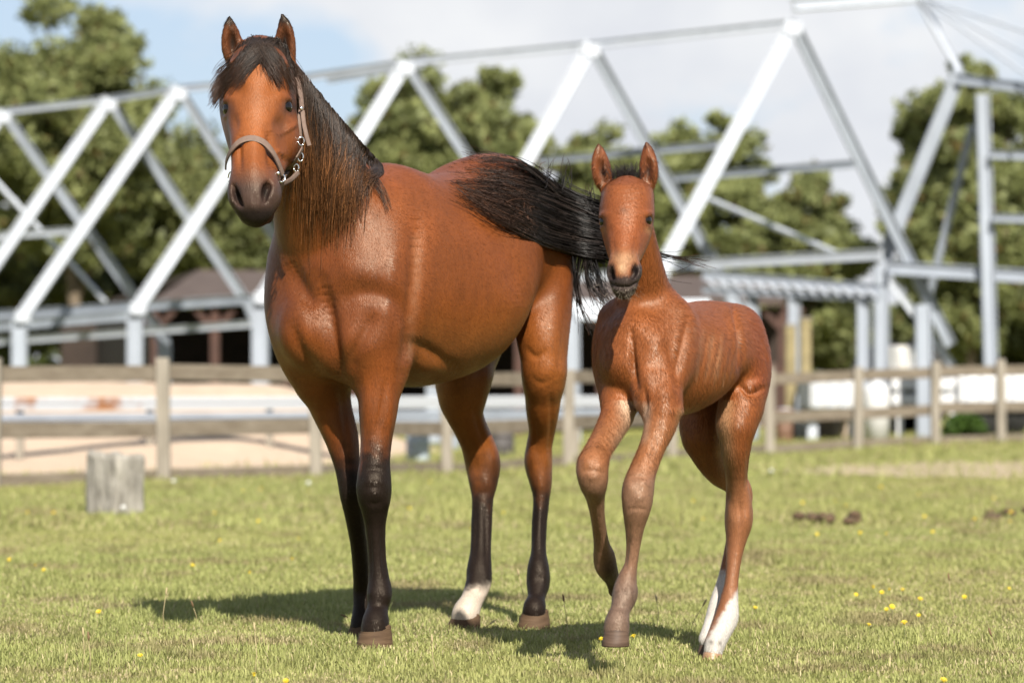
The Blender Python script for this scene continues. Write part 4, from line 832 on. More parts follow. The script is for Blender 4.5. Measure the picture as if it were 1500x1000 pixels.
# ---------------------------------------------------------------- ground, path, grass
def ground():
    ys = np.concatenate([np.linspace(-6, 8, 15), np.linspace(8.25, 60, 200), np.linspace(62, 500, 60)]); xs = np.concatenate([np.linspace(-200, -16, 30), np.linspace(-15, 15, 150), np.linspace(16, 200, 30)])
    X, Y = np.meshgrid(xs, ys); Z = gz(X, Y); V = np.stack([X, Y, Z], -1).reshape(-1, 3); n, m = len(ys), len(xs); i = np.arange(n * m).reshape(n, m)
    F = np.stack([i[:-1, :-1], i[:-1, 1:], i[1:, 1:], i[1:, :-1]], -1).reshape(-1, 4)
    mt = bpy.data.materials.new('pasture'); mt.use_nodes = True; nt = mt.node_tree; N = nt.nodes.new; L = nt.links.new; b = nt.nodes['Principled BSDF']
    b.inputs['Roughness'].default_value = 0.95; b.inputs['Specular IOR Level'].default_value = 0.1; tc = N('ShaderNodeTexCoord')
    def nz(s, d=6):
        q = N('ShaderNodeTexNoise'); q.inputs['Scale'].default_value = s; q.inputs['Detail'].default_value = d; q.inputs['Roughness'].default_value = .65; L(tc.outputs['Object'], q.inputs['Vector']); return q
    def ramp(src, stops):
        r = N('ShaderNodeValToRGB'); e = r.color_ramp.elements
        while len(e) < len(stops): e.new(0.5)
        for k, (p, c) in enumerate(stops): e[k].position = p; e[k].color = (*[q * (ALB if max(c) < .5 else 1) for q in c], 1)
        L(src.outputs['Fac'], r.inputs['Fac']); return r
    a = ramp(nz(.55), [(.3, (.30, .31, .085)), (.5, (.43, .425, .145)), (.7, (.49, .47, .21))]); c = ramp(nz(38, 8), [(.3, (.55, .6, .5)), (.7, (1.3, 1.25, 1.2))])
    d = ramp(nz(2.4, 5), [(.35, (.8, .85, .75)), (.65, (1.15, 1.1, 1.1))])
    m1 = N('ShaderNodeMixRGB'); m1.blend_type = 'MULTIPLY'; m1.inputs['Fac'].default_value = 1; m2 = N('ShaderNodeMixRGB'); m2.blend_type = 'MULTIPLY'; m2.inputs['Fac'].default_value = 1
    L(a.outputs['Color'], m1.inputs['Color1']); L(c.outputs['Color'], m1.inputs['Color2']); L(m1.outputs['Color'], m2.inputs['Color1']); L(d.outputs['Color'], m2.inputs['Color2']); L(m2.outputs['Color'], b.inputs['Base Color'])
    bp = N('ShaderNodeBump'); bp.inputs['Distance'].default_value = .05; bn = nz(30, 6); L(bn.outputs['Fac'], bp.inputs['Height']); L(bp.outputs['Normal'], b.inputs['Normal'])
    o = link_mesh('ground', np_mesh('ground', V, F), mt); tag(o, kind='structure')
ground()
def path():
    rs = np.random.default_rng(2); t = np.linspace(0, 1, 70); V = []
    for i, q in enumerate(t):
        x = 2.6 + q * 16; c = 31.0 + q * 3.4 + .5 * math.sin(q * 9); w = (4.0 + .5 * math.sin(q * 21) + .3 * rs.standard_normal()) * min(1, q * 6 + .05)
        for e in np.linspace(-1, 1, 9):
            yy = c + e * w + .12 * rs.standard_normal(); V.append((x + .1 * rs.standard_normal(), yy, float(gz(x, yy)) + .006 + .012 * (1 - e * e)))
    i = np.arange(len(V)).reshape(70, 9); F = np.stack([i[:-1, :-1], i[1:, :-1], i[1:, 1:], i[:-1, 1:]], -1).reshape(-1, 4)
    tag(link_mesh('path', np_mesh('path', V, F), mat('bare_earth', (.44, .36, .22), col2=(.54, .43, .31), rough=.95, spec=.1, var=.4, scale=2.2, bump=.02, bscale=30)), kind='structure')
path()
def grass():
    rs = np.random.default_rng(11); Vs, Fs, Cs = [], [], []; base = 0
    for d0, d1, dens, h0, wid, seg, w0, w1 in ((7.6, 12.5, 9300, .016, .0016, 2, 0, .2), (12.5, 18, 3600, .020, .0028, 1, 0, .2), (18, 29, 1100, .034, .0050, 1, 0, .2), (29, 46, 260, .05, .011, 1, 0, .2), (6.5, 12.5, 1500, .022, .0034, 1, .2, .36), (12.5, 29, 420, .032, .0060, 1, .2, .36)):
        area = (w1 - w0) * (d1 ** 2 - d0 ** 2); n = int(area * dens)
        y = np.sqrt(rs.uniform(d0 ** 2, d1 ** 2, n)); x = rs.uniform(w0, w1, n) * rs.choice([-1, 1], n) * y
        keep = ~((x > 3.2) & (np.abs(y - 31.3 - (x - 2.6) * .21) < 3.4) & (rs.uniform(0, 1, n) < .70)); x, y = x[keep], y[keep]; n = len(x)
        pat = vnoise(x + 40, y, 1.1, 1) * .55 + vnoise(x + 40, y, 3.7, 2) * .45
        h = h0 * (0.55 + 1.1 * pat) * rs.uniform(.5, 1.5, n); tuft = smooth(.62, .8, vnoise(x + 11, y + 5, 1.7, 9)) * smooth(.45, .7, vnoise(x + 70, y, 6.1, 10)); h = h * (1 + .8 * tuft); tall = rs.uniform(0, 1, n) < .012; h = np.where(tall, h * 2.2, h)
        yaw = rs.uniform(0, 2 * np.pi, n); lean = rs.uniform(.15, 1.15, n); w = wid * rs.uniform(.6, 1.4, n)
        dry = rs.uniform(0, 1, n) < (.13 + .28 * (pat < .42)); lean = np.where(dry, lean + .5, lean)
        p = np.stack([x, y, gz(x, y) - .003], 1); dx, dy = np.cos(yaw), np.sin(yaw); sx, sy = -dy, dx
        tip = p + np.stack([dx * np.sin(lean) * h, dy * np.sin(lean) * h, np.cos(lean) * h + .004], 1); sd = np.stack([sx * w, sy * w, np.zeros(n)], 1)
        g = rs.uniform(0, 1, (n, 1)); big = vnoise(x + 9, y + 3, .45, 5)[:, None]
        col = np.array([.30, .345, .10]) * (1 - g) + np.array([.53, .55, .21]) * g; col = col * (1 - .35 * big) + np.array([.52, .46, .17]) * .35 * big
        thin = vnoise(x + 3, y + 50, 2.3, 14)[:, None] * vnoise(x + 33, y + 5, 5.3, 15)[:, None]; col = col * (1 - .9 * smooth(.3, .6, thin)) + np.array([.36, .30, .15]) * .9 * smooth(.3, .6, thin); col = col * (.82 + .36 * vnoise(x + 13, y, 8.0, 16)[:, None]); col[dry] = np.array([.66, .55, .32]) * rs.uniform(.7, 1.2, (dry.sum(), 1))
        if seg == 2:
            mid = p * .45 + tip * .55 + np.stack([np.zeros(n), np.zeros(n), h * .14], 1); V = np.stack([p - sd, p + sd, mid + sd * .8, mid - sd * .8, tip], 1)
            i = base + np.arange(n)[:, None] * 5; Fs.append(np.vstack([i + [0, 1, 2], i + [0, 2, 3], i + [3, 2, 4]])); k = 5
        else:
            V = np.stack([p - sd * 1.2, p + sd * 1.2, tip], 1); Fs.append(base + np.arange(n)[:, None] * 3 + [0, 1, 2]); k = 3
        Vs.append(V.reshape(-1, 3)); Cs.append(np.repeat(col, k, 0)); base += n * k
    mt = bpy.data.materials.new('grass_blades'); mt.use_nodes = True; nt = mt.node_tree; N = nt.nodes.new; L = nt.links.new; nt.nodes.clear()
    a = N('ShaderNodeAttribute'); a.attribute_name = 'Col'; df = N('ShaderNodeBsdfPrincipled'); df.inputs['Roughness'].default_value = .6; df.inputs['Specular IOR Level'].default_value = .2; tr = N('ShaderNodeBsdfTranslucent'); mx = N('ShaderNodeMixShader'); mx.inputs['Fac'].default_value = .35; o = N('ShaderNodeOutputMaterial')
    L(a.outputs['Color'], df.inputs['Base Color']); L(a.outputs['Color'], tr.inputs['Color']); L(df.outputs['BSDF'], mx.inputs[1]); L(tr.outputs['BSDF'], mx.inputs[2]); L(mx.outputs['Shader'], o.inputs['Surface'])
    g = link_mesh('grass', np_mesh('grass', np.vstack(Vs), np.vstack(Fs), np.vstack(Cs)), mt, None, False); tag(g, 'short cropped yellow-green pasture grass', 'grass', kind='stuff')
grass()

# ---------------------------------------------------------------- the steel skeleton of a hall behind the paddock
M_WHITE = mat('white_steel', (.365, .405, .47), rough=.5, spec=.35, var=.16, scale=1.6, stretch=(1, 1, .4))
M_GALV = mat('galvanised', (.37, .395, .44), rough=.45, spec=.4, metal=.2, var=.1, scale=4)
def i_beam(name, a, b, w, h, parent, m, facing=(0, -1, 0)):
    """rolled section: two flanges and a web, flanges seen from the paddock"""
    a, b = Vector(a), Vector(b); z = (b - a).normalized(); f = Vector(facing); f = (f - z * f.dot(z)).normalized(); s = z.cross(f); R = Matrix((s, f, z)).transposed(); L = (b - a).length; c = (a + b) / 2; bm = bmesh.new(); t = max(w * .1, .012)
    add_box(bm, c + s * (w / 2 - t / 2), (t, h, L), R); add_box(bm, c - s * (w / 2 - t / 2), (t, h, L), R); add_box(bm, c, (w - 2 * t - .002, h * .35, L), R)
    return bm_obj(name, bm, m, parent)
def ground_under(px, d):
    x = (px - 750) * d / FPX; return Vector((x, d, float(gz(x, d)) - .05))
def hall():
    h = empty('steel_hall_frame', tuple(ground_under(600, 52))); tag(h, 'long white steel skeleton of an unfinished hall behind the paddock fence', 'steel frame')
    fr = [((5, 164), 60, (-205, 478), (228, 478), 1), ((160, 146), 58, (-62, 466), (372, 458), 1), ((262, 130), 56, (33, 462), (462, 440), 1), ((425, 117), 54, (202, 450), (622, 432), 1),
          ((595, 92), 52, (385, 434), (826, 448), 1), ((866, 66), 50, (664, 428), (1072, 432), 1), ((1162, 34), 48, (968, 395), (1392, 505), 0)]
    dn = lambda d: d - 1.6
    df = lambda d: d + 1.8
    for (rx, ry), d, (nx, ny), (fx, fy), post in fr:
        i_beam('rafter', WV(nx, ny, dn(d)), WV(rx, ry, d), .235, .2, h, M_WHITE); i_beam('rafter', WV(fx, fy, df(d)), WV(rx, ry, d + .25), .19, .16, h, M_WHITE)
        i_beam('post', ground_under(nx - 4, dn(d)), WV(nx - 4, ny + 6, dn(d)), .27, .2, h, M_WHITE)
        if post: i_beam('post', ground_under(fx + 14, df(d)), WV(fx + 12, fy + 20, df(d)), .27, .2, h, M_WHITE); i_beam('knee', WV(fx - 6, fy - 8, df(d)), WV(fx + 13, fy + 24, df(d)), .24, .15, h, M_WHITE)
    for (A, da, _, _, _), (B, db, _, _, _) in zip(fr[:-1], fr[1:]): i_beam('ridge_purlin', WV(A[0], A[1], da + .5), WV(B[0], B[1], db + .5), .13, .1, h, M_GALV)
    for q, w, m in ((((-80, 466, 59), (370, 438, 53)), .17, M_WHITE), (((-80, 484, 58.6), (195, 461, 55)), .2, M_WHITE), (((-80, 506, 61), (370, 474, 55)), .13, M_GALV), (((-60, 350, 62), (108, 338, 60)), .14, M_GALV), (((480, 118, 58), (620, 95, 56)), .11, M_GALV),
                    (((790, 236, 53.5), (1052, 212, 50.5)), .13, M_WHITE), (((975, 262, 54), (1252, 240, 51)), .13, M_WHITE), (((960, 390, 50), (1292, 372, 46.6)), .17, M_GALV), (((390, 438, 53), (960, 398, 49)), .14, M_GALV)):
        i_beam('purlin', WV(*q[0]), WV(*q[1]), w, .1, h, m)
    # gable end
    i_beam('rafter', WV(1292, 384, 49.6), WV(1406, 104, 49.2), .23, .2, h, M_WHITE); i_beam('rafter', WV(1406, 104, 49.2), WV(1345, -4, 50.7), .12, .1, h, M_GALV); i_beam('ridge_purlin', WV(1162, 8, 48.3), WV(1348, -6, 50.7), .20, .14, h, M_GALV)
    i_beam('post', ground_under(1291, 49.6), WV(1291, 388, 49.6), .24, .2, h, M_WHITE); i_beam('beam', WV(1402, 116, 49.2), WV(1620, 146, 47.2), .17, .14, h, M_WHITE); i_beam('post', ground_under(1454, 48.8), WV(1439, 138, 48.6), .22, .2, h, M_WHITE)
    i_beam('beam', WV(1302, 392, 49.4), WV(1620, 412, 48.2), .22, .16, h, M_WHITE); i_beam('beam', WV(1450, 227, 48.5), WV(1620, 232, 47.6), .13, .1, h, M_WHITE); i_beam('beam', WV(1454, 319, 48.5), WV(1620, 324, 47.6), .13, .1, h, M_WHITE)
    i_beam('post', ground_under(1355, 45.4), WV(1352, 446, 45.4), .24, .2, h, M_WHITE); i_beam('brace', WV(1424, 186, 49.2), WV(1356, 450, 50.4), .12, .1, h, M_WHITE); i_beam('brace', WV(1302, 410, 51.0), WV(1396, 536, 51.0), .12, .1, h, M_GALV)
    bm = bmesh.new(); add_tube(bm, [WV(-20, 250, 63), WV(155, 442, 62)], .05, 6); bm_obj('cable', bm, M_GALV, h); bm = bmesh.new(); add_tube(bm, [WV(1040, 292, 55), WV(1228, 372, 52)], .05, 6); bm_obj('cable', bm, M_GALV, h)
    for q in (((1345, -4, 50.7), (1560, 66, 47)), ((1345, -4, 50.7), (1560, 110, 47)), ((1345, -2, 50.6), (1560, 150, 46.5))):
        bm = bmesh.new(); add_tube(bm, [WV(*q[0]), WV(*q[1])], .022, 5); bm_obj('cable', bm, M_GALV, h)
    for (rx, ry), d, (nx, ny), (fx, fy), post in fr:
        for x, y, dd in ((rx, ry + 8, d - .14), (nx, ny + 2, dn(d) - .14)):
            c = WV(x, y, dd); bm = bmesh.new(); add_box(bm, c, (.28, .02, .20), None, .004); pl = bm_obj('gusset_plate', bm, M_GALV, h)
            for sx in (-1, 1):
                for sz in (-1, 1):
                    bm = bmesh.new(); bmesh.ops.create_cone(bm, cap_ends=True, segments=8, radius1=.018, radius2=.016, depth=.03); bmesh.ops.transform(bm, matrix=Matrix.Translation(c + Vector((sx * .1, -.022, sz * .065))) @ Matrix.Rotation(math.pi / 2, 4, 'X'), verts=bm.verts); bm_obj('bolt', bm, M_GALV, pl)
    # low flat-roofed bay
    for q, w in ((((1030, 402, 50.4), (1290, 424, 48.6)), .17), (((1030, 424, 50.4), (1290, 436, 48.6)), .12)): i_beam('beam', WV(*q[0]), WV(*q[1]), w, .12, h, M_WHITE)
    for k in range(14):
        x = 1036 + k * 18; i_beam('lattice', WV(x, 408 + k * 1.2, 50.3 - k * .13), WV(x + 15, 422 + k * 1.0, 50.2 - k * .13), .06, .05, h, M_GALV)
    for x, d, w in ((1102, 50, .2), (1163, 49.5, .2), (1264, 48.8, .2)): i_beam('post', ground_under(x, d), WV(x, 430, d), w, .16, h, M_WHITE)
hall()

# ---------------------------------------------------------------- paddock fence
def wood(name, c1, c2): return mat(name, c1, col2=c2, rough=.9, spec=.15, var=.4, scale=7, bump=.006, bscale=26, stretch=(.35, 1, 1))
M_FENCE = mat('weathered_fence_wood', (.15, .12, .088), col2=(.27, .23, .18), rough=.9, spec=.15, var=.4, scale=6, bump=.006, bscale=30, stretch=(.3, 1, 2.5)); M_POST = mat('weathered_post_wood', (.24, .21, .17), col2=(.40, .36, .30), rough=.9, spec=.15, var=.4, scale=8, bump=.006, bscale=30, stretch=(2.5, 1, .3))
def fence():
    f = empty('paddock_fence', tuple(ground_under(600, 32))); tag(f, 'weathered grey-brown post and rail fence running behind the horses', 'fence')
    rs = random.Random(4); posts = [(-760, 24.2), (-500, 25.2), (-225, 26.4), (10 - 20, 27.4), (240, 28.6), (463, 29.9), (655, 32.6), (832, 35), (985, 38.2), (1128, 41), (1257, 41.8), (1370, 42.4), (1467, 43), (1560, 43.6), (1665, 44.2), (1770, 44.8), (1880, 45.4)]
    P = []
    for px, d in posts:
        b = ground_under(px, d); top = b.z + 1.2 + rs.uniform(-.03, .04); bm = bmesh.new(); w = .125
        add_bar(bm, b, Vector((b.x + rs.uniform(-.02, .02), b.y, top)), w, w, .012); bm_obj('post', bm, M_POST, f); P.append(b)
    for a, b in zip(P[:-1], P[1:]):
        for z, hh in ((1.035, .15), (.50, .15), (.06, .11)):
            j = rs.uniform(-.02, .02); k = rs.uniform(-.02, .02); bm = bmesh.new(); dr = (b - a).normalized() * .004; o = Vector((0, .085, 0))
            add_bar(bm, a + dr + o + Vector((0, 0, z + j + .05)), b - dr + o + Vector((0, 0, z + k + .05)), .035, hh, .006, up=(0, 0, 1)) if False else None
            d = (b - a).normalized(); s = Vector((0, 0, 1)).cross(d).normalized(); R = Matrix((d, s, d.cross(s))).transposed(); pa = a + dr + o + Vector((0, 0, z + j + .05)); pb = b - dr + o + Vector((0, 0, z + k + .05)); d = (pb - pa).normalized(); s = Vector((0, 0, 1)).cross(d).normalized(); R = Matrix((d, s, d.cross(s))).transposed()
            add_box(bm, (pa + pb) / 2, ((pb - pa).length, .035, hh), R, .006); bm_obj('rail', bm, M_FENCE, f)
fence()
def barrier():
    g = empty('crash_barrier', tuple(ground_under(400, 34))); tag(g, 'white metal crash barrier with a rusty end in front of the sand', 'barrier')
    rust = bpy.data.materials.new('white_rusty_metal'); rust.use_nodes = True; nt = rust.node_tree; N = nt.nodes.new; L = nt.links.new; b = nt.nodes['Principled BSDF']; b.inputs['Roughness'].default_value = .5
    tc = N('ShaderNodeTexCoord'); n = N('ShaderNodeTexNoise'); n.inputs['Scale'].default_value = 2.2; n.inputs['Detail'].default_value = 7; L(tc.outputs['Object'], n.inputs['Vector']); sp = N('ShaderNodeSeparateXYZ'); L(tc.outputs['Object'], sp.inputs['Vector'])
    mr = N('ShaderNodeMapRange'); mr.inputs['From Min'].default_value = -5.2; mr.inputs['From Max'].default_value = -2.6; mr.inputs['To Min'].default_value = .07; mr.inputs['To Max'].default_value = -.25; L(sp.outputs['X'], mr.inputs['Value'])
    ad = N('ShaderNodeMath'); L(n.outputs['Fac'], ad.inputs[0]); L(mr.outputs['Result'], ad.inputs[1]); r = N('ShaderNodeValToRGB'); r.color_ramp.elements[0].position = .5; r.color_ramp.elements[0].color = (.34, .355, .38, 1); r.color_ramp.elements[1].position = .64; r.color_ramp.elements[1].color = (.22, .10, .045, 1)
    L(ad.outputs['Value'], r.inputs['Fac']); L(r.outputs['Color'], b.inputs['Base Color'])
    A, B = ground_under(-260, 30.5), ground_under(930, 40.5)
    for z, hh, m, t in ((.80, .15, rust, .05), (.615, .16, M_WHITE, .03)):
        pa, pb = A + Vector((0, 0, z)), B + Vector((0, 0, z)); d = (pb - pa).normalized(); s = Vector((0, 0, 1)).cross(d).normalized(); R = Matrix((d, s, d.cross(s))).transposed(); bm = bmesh.new(); L_ = (pb - pa).length; c = (pa + pb) / 2
        for q in (-1, 1): add_box(bm, c + Vector((0, 0, q * hh * .26)), (L_, .06, hh * .46), R, .015)
        add_box(bm, c + s * .02, (L_, .015, hh * .9), R); bm_obj('beam', bm, m, g)
    for k in range(7):
        p = A.lerp(B, (k + .35) / 7) + Vector((0, .12, 0)); bm = bmesh.new(); add_box(bm, p + Vector((0, 0, .43)), (.08, .1, .9), None, .008); bm_obj('post', bm, M_POST, g)
barrier()
def sand():
    rs = np.random.default_rng(8); n, m = 90, 60; x0, x1, y0, y1 = -9.5, -1.9, 29.6, 48; u, v = np.meshgrid(np.linspace(0, 1, n), np.linspace(0, 1, m)); 
    Y = y0 + (y1 - y0) * v; X = x0 + (x1 - x0) * u + (Y - 34) * .10
    e = np.clip(1 - np.abs(u * 2 - 1) ** 5, 0, 1) * np.clip(1 - np.abs(v * 2 - 1) ** 3, 0, 1)
    H = e ** .8 * (.12 + .95 * np.exp(-((v - .62) / .30) ** 2) * smooth(0, .22, u) * smooth(1.0, .72, u)) + .05 * (vnoise(X + 30, Y, 1.3, 3) - .5) * e + .03 * (vnoise(X + 30, Y, 4, 4) - .5) * e
    Z = gz(X, Y) - .03 + H; i = np.arange(n * m).reshape(m, n); F = np.stack([i[:-1, :-1], i[:-1, 1:], i[1:, 1:], i[1:, :-1]], -1).reshape(-1, 4)
    o = link_mesh('sand_heap', np_mesh('sand_heap', np.stack([X, Y, Z], -1).reshape(-1, 3), F), mat('pale_sand', (.55, .42, .31), col2=(.65, .51, .385), rough=.95, spec=.1, var=.2, scale=3, bump=.03, bscale=9)); tag(o, 'broad heap of pale peach sand behind the fence', 'sand')
sand()
def stump():
    M = mat('weathered_stump', (.19, .175, .15), col2=(.52, .49, .43), rough=.95, spec=.1, var=.5, scale=6, bump=.025, bscale=16, stretch=(2, 2, .5))
    d = 20.9; b = ground_under(168, d); h = .47; bm = bmesh.new(); add_box(bm, Vector((0, 0, 0)), (.27, .33, h), None, 0); bmesh.ops.subdivide_edges(bm, edges=bm.edges, cuts=13, use_grid_fill=True)
    for v in bm.verts:
        c = v.co.copy(); e = max(0, abs(c.x) / .135 + abs(c.y) / .165 - 1.72); v.co.x *= 1 - .16 * e; v.co.y *= 1 - .16 * e
        v.co.x += mnoise.noise(c * 9 + Vector((0, 0, 3))) * .012 + mnoise.noise(Vector((c.x * 30, c.y * 30, c.z * 5))) * .010; v.co.y += mnoise.noise(c * 9) * .012
        if c.z > h / 2 - .01: v.co.z += mnoise.noise(Vector((c.x * 16, c.y * 16, 1))) * .035 - .02 * e
    bmesh.ops.transform(bm, matrix=Matrix.Translation(b + Vector((0, 0, h / 2))) @ Matrix.Rotation(.05, 4, 'Y') @ Matrix.Rotation(math.radians(52), 4, 'Z'), verts=bm.verts)
    tag(bm_obj('post_stump', bm, M, None, True), 'short weathered grey post stump standing in the grass before the fence', 'stump')
stump()

# ---------------------------------------------------------------- barn and yard
def barn():
    b = empty('open_barn', tuple(ground_under(700, 68))); tag(b, 'long dark open-sided barn with red-brown roof behind the steel skeleton', 'barn')
    dark = mat('barn_boards', (.035, .022, .016), rough=.9, var=.3, scale=4); red = mat('red_brown_timber', (.075, .034, .024), rough=.8, var=.3, scale=5); roof = mat('rust_brown_roof', (.075, .05, .04), col2=(.11, .08, .065), rough=.85, var=.3, scale=2); pale = mat('pale_roof_sheet', (.50, .55, .62), rough=.5, var=.1, scale=2)
    d = 68; k = d / FPX
    def slab(name, q, m, t=.12):
        bm = bmesh.new(); n = ((q[1] - q[0]).cross(q[3] - q[0])).normalized() * t; a = [bm.verts.new(p) for p in q]; c = [bm.verts.new(p + n) for p in q]; bm.faces.new(a); bm.faces.new(c[::-1])
        for i in range(4): bm.faces.new((a[i], a[(i + 1) % 4], c[(i + 1) % 4], c[i]))
        return bm_obj(name, bm, m, b)
    g = lambda px, py, dd: WV(px, py, dd)
    slab('back_wall', [ground_under(90, 76), ground_under(1160, 76), g(1160, 452, 76), g(90, 452, 76)], dark)
    slab('roof', [g(225, 446, 66.5), g(1150, 448, 66.5), g(1130, 414, 71), g(290, 404, 71)], roof); slab('roof', [g(290, 402, 71), g(1130, 412, 71), g(1170, 446, 76.5), g(160, 446, 76.5)], roof)
    slab('fascia', [g(800, 470, 66.3), g(1040, 468, 66.3), g(1040, 440, 66.5), g(800, 442, 66.5)], pale, .06)
    slab('side_wall', [ground_under(228, 67), ground_under(140, 76), g(140, 446, 76), g(228, 448, 67)], dark)
    slab('boarding', [ground_under(1090, 66.9), ground_under(1148, 66.9), g(1148, 532, 66.9), g(1090, 532, 66.9)], mat('pink_brown_board', (.16, .11, .09), rough=.9, var=.2, scale=3), .06)
    for px in (228, 315, 420, 520, 640, 760, 880, 1000, 1080, 1146):
        bm = bmesh.new(); add_bar(bm, ground_under(px, 66.8), g(px, 448, 66.8), .2, .2, .01); p = bm_obj('post', bm, red, b)
        for s in (-1, 1):
            bm = bmesh.new(); add_bar(bm, g(px + s * 2, 482, 66.75), g(px + s * 30, 452, 66.75), .13, .13); bm_obj('brace', bm, red, p)
barn()
def trailer(px0, px1, py0, py1, d, label, name, cat, m, wheels=True, ribs=5):
    o = empty(name, tuple(ground_under((px0 + px1) / 2, d))); tag(o, label, cat); c0, c1 = WV(px0, py1, d), WV(px1, py0, d); w = c1.x - c0.x; h = c1.z - c0.z; bm = bmesh.new(); add_box(bm, Vector(((c0.x + c1.x) / 2, d + .9, (c0.z + c1.z) / 2)), (w, 1.8, h), None, .05); bm_obj('shell', bm, m, o)
    for k in range(ribs):
        bm = bmesh.new(); add_box(bm, Vector((c0.x + w * (k + .5) / ribs, d - .012, (c0.z + c1.z) / 2)), (.05, .03, h * .94)); bm_obj('rib', bm, M_GALV, o)
    g0 = ground_under((px0 + px1) / 2, d).z
    if wheels:
        for q in (.25, .75):
            bm = bmesh.new(); r = max((c0.z - g0) * .75, .25); bmesh.ops.create_cone(bm, cap_ends=True, segments=20, radius1=r, radius2=r, depth=.22); bmesh.ops.transform(bm, matrix=Matrix.Translation((c0.x + w * q, d + .35, g0 + r)) @ Matrix.Rotation(math.pi / 2, 4, 'X'), verts=bm.verts); bm_obj('wheel', bm, mat('tyre', (.03, .03, .03), rough=.8), o, True)
    else:
        for q in (.1, .9):
            bm = bmesh.new(); add_box(bm, Vector((c0.x + w * q, d + .5, (g0 + c0.z) / 2)), (.15, .3, max(c0.z - g0, .05))); bm_obj('foot', bm, M_GALV, o)
def yard():
    cream = mat('cream_panel', (.66, .64, .60), rough=.6, var=.08, scale=3); white = mat('white_panel', (.76, .77, .79), rough=.5, var=.06, scale=3)
    trailer(1186, 1264, 552, 598, 45.6, 'pale grey ribbed storage box between the fence posts', 'storage_box', 'container', mat('grey_panel', (.66, .67, .69), rough=.6, var=.1, scale=3), False, 4)
    trailer(1404, 1540, 550, 592, 45.8, 'long white trailer behind the fence under the gable posts', 'trailer', 'trailer', white, True, 6)
    trailer(1300, 1346, 506, 545, 53, 'small cream horse box beyond the slim white posts', 'horse_box', 'trailer', cream, True, 2)
    t = empty('water_tank', tuple(ground_under(1284, 45.2))); tag(t, 'round white water tank beside the storage box', 'tank'); c = ground_under(1284, 45.2); r = .2; bm = bmesh.new(); prof = [(0, r), (.72, r), (.80, r * .92), (.86, r * .5), (.88, .06)]
    rings = [[bm.verts.new(c + Vector((math.cos(k * math.pi / 12) * q, math.sin(k * math.pi / 12) * q, z + .05))) for k in range(24)] for z, q in prof]
    for a, b in zip(rings[:-1], rings[1:]):
        for k in range(24): bm.faces.new((a[k], a[(k + 1) % 24], b[(k + 1) % 24], b[k]))
    bm.faces.new(rings[-1]); bm.faces.new(rings[0][::-1]); bm_obj('body', bm, mat('tank_plastic', (.8, .8, .8), rough=.2), t, True); bm = bmesh.new(); bmesh.ops.create_cone(bm, cap_ends=True, segments=16, radius1=.07, radius2=.06, depth=.06); bmesh.ops.transform(bm, matrix=Matrix.Translation(c + Vector((0, 0, .95))), verts=bm.verts); bm_obj('lid', bm, M_GALV, t)
    w = empty('white_board_fence', tuple(ground_under(1360, 46))); tag(w, 'low white board fence seen through the paddock rails', 'fence')
    for y in (563, 585): 
        a, b = WV(1306, y, 46), WV(1404, y - 1, 46); bm = bmesh.new(); add_box(bm, (a + b) / 2, ((b - a).length, .04, .16), None, .01); bm_obj('board', bm, white, w)
    for x in (1318, 1396): 
        g = ground_under(x, 46.06); bm = bmesh.new(); add_box(bm, g + Vector((0, 0, .48)), (.1, .08, .96), None, .01); bm_obj('post', bm, white, w)
    for x, y0, lab in ((1158, 478, 'thick yellowish timber post nearer the barn'), (1180, 468, 'thick yellowish timber post beside the steel bay')):
        o = empty('timber_post', tuple(ground_under(x, 47.5))); tag(o, lab, 'post', 'timber posts'); bm = bmesh.new(); add_bar(bm, ground_under(x, 47.5), WV(x, y0, 47.5), .17, .17, .02); bm_obj('shaft', bm, mat('yellow_timber', (.27, .22, .11), rough=.85, var=.25, scale=6), o); bm = bmesh.new(); add_box(bm, WV(x, y0 - 2, 47.5), (.2, .2, .03), None, .006); bm_obj('cap', bm, M_POST, o)
    # odds and ends stored behind the fence
    rs = random.Random(12)
    cols = [((.45, .52, .58), 'pale blue'), ((.10, .09, .09), 'black'), ((.42, .34, .24), 'tan'), ((.20, .11, .07), 'rusty brown'), ((.6, .6, .58), 'light grey'), ((.25, .2, .16), 'brown'), ((.5, .4, .3), 'buff')]
    for k, (px, d, ww, hh) in enumerate(((612, 38, .3, .35), (735, 41, .34, .42), (700, 40, .25, .5), (1150, 46.5, .3, .5), (1168, 46.8, .3, .3), (1208, 47, .5, .35), (1235, 47.2, .35, .42))):
        c, nm = cols[k]; o = empty('barrel', tuple(ground_under(px, d))); tag(o, f'{nm} drum standing in the yard beyond the fence', 'drum', 'drums in the yard'); g = ground_under(px, d); r = ww / 2; bm = bmesh.new()
        pr = [(0, r * .95), (.05, r), (hh * .33, r), (hh * .36, r * 1.05), (hh * .39, r), (hh * .64, r), (hh * .67, r * 1.05), (hh * .7, r), (hh - .02, r), (hh, r * .93)]; rings = [[bm.verts.new(g + Vector((math.cos(q * math.pi / 9) * e, math.sin(q * math.pi / 9) * e, z + .05))) for q in range(18)] for z, e in pr]
        for a, b in zip(rings[:-1], rings[1:]):
            for q in range(18): bm.faces.new((a[q], a[(q + 1) % 18], b[(q + 1) % 18], b[q]))
        bm.faces.new(rings[-1]); bm.faces.new(rings[0][::-1]); bm_obj('shell', bm, mat('drum_' + nm.replace(' ', '_'), c, rough=.6, var=.2, scale=6), o, True)
        bm = bmesh.new(); bmesh.ops.create_cone(bm, cap_ends=True, segments=18, radius1=r * .8, radius2=r * .78, depth=.02); bmesh.ops.transform(bm, matrix=Matrix.Translation(g + Vector((0, 0, hh + .058))), verts=bm.verts); bm_obj('lid', bm, M_GALV, o)
yard()

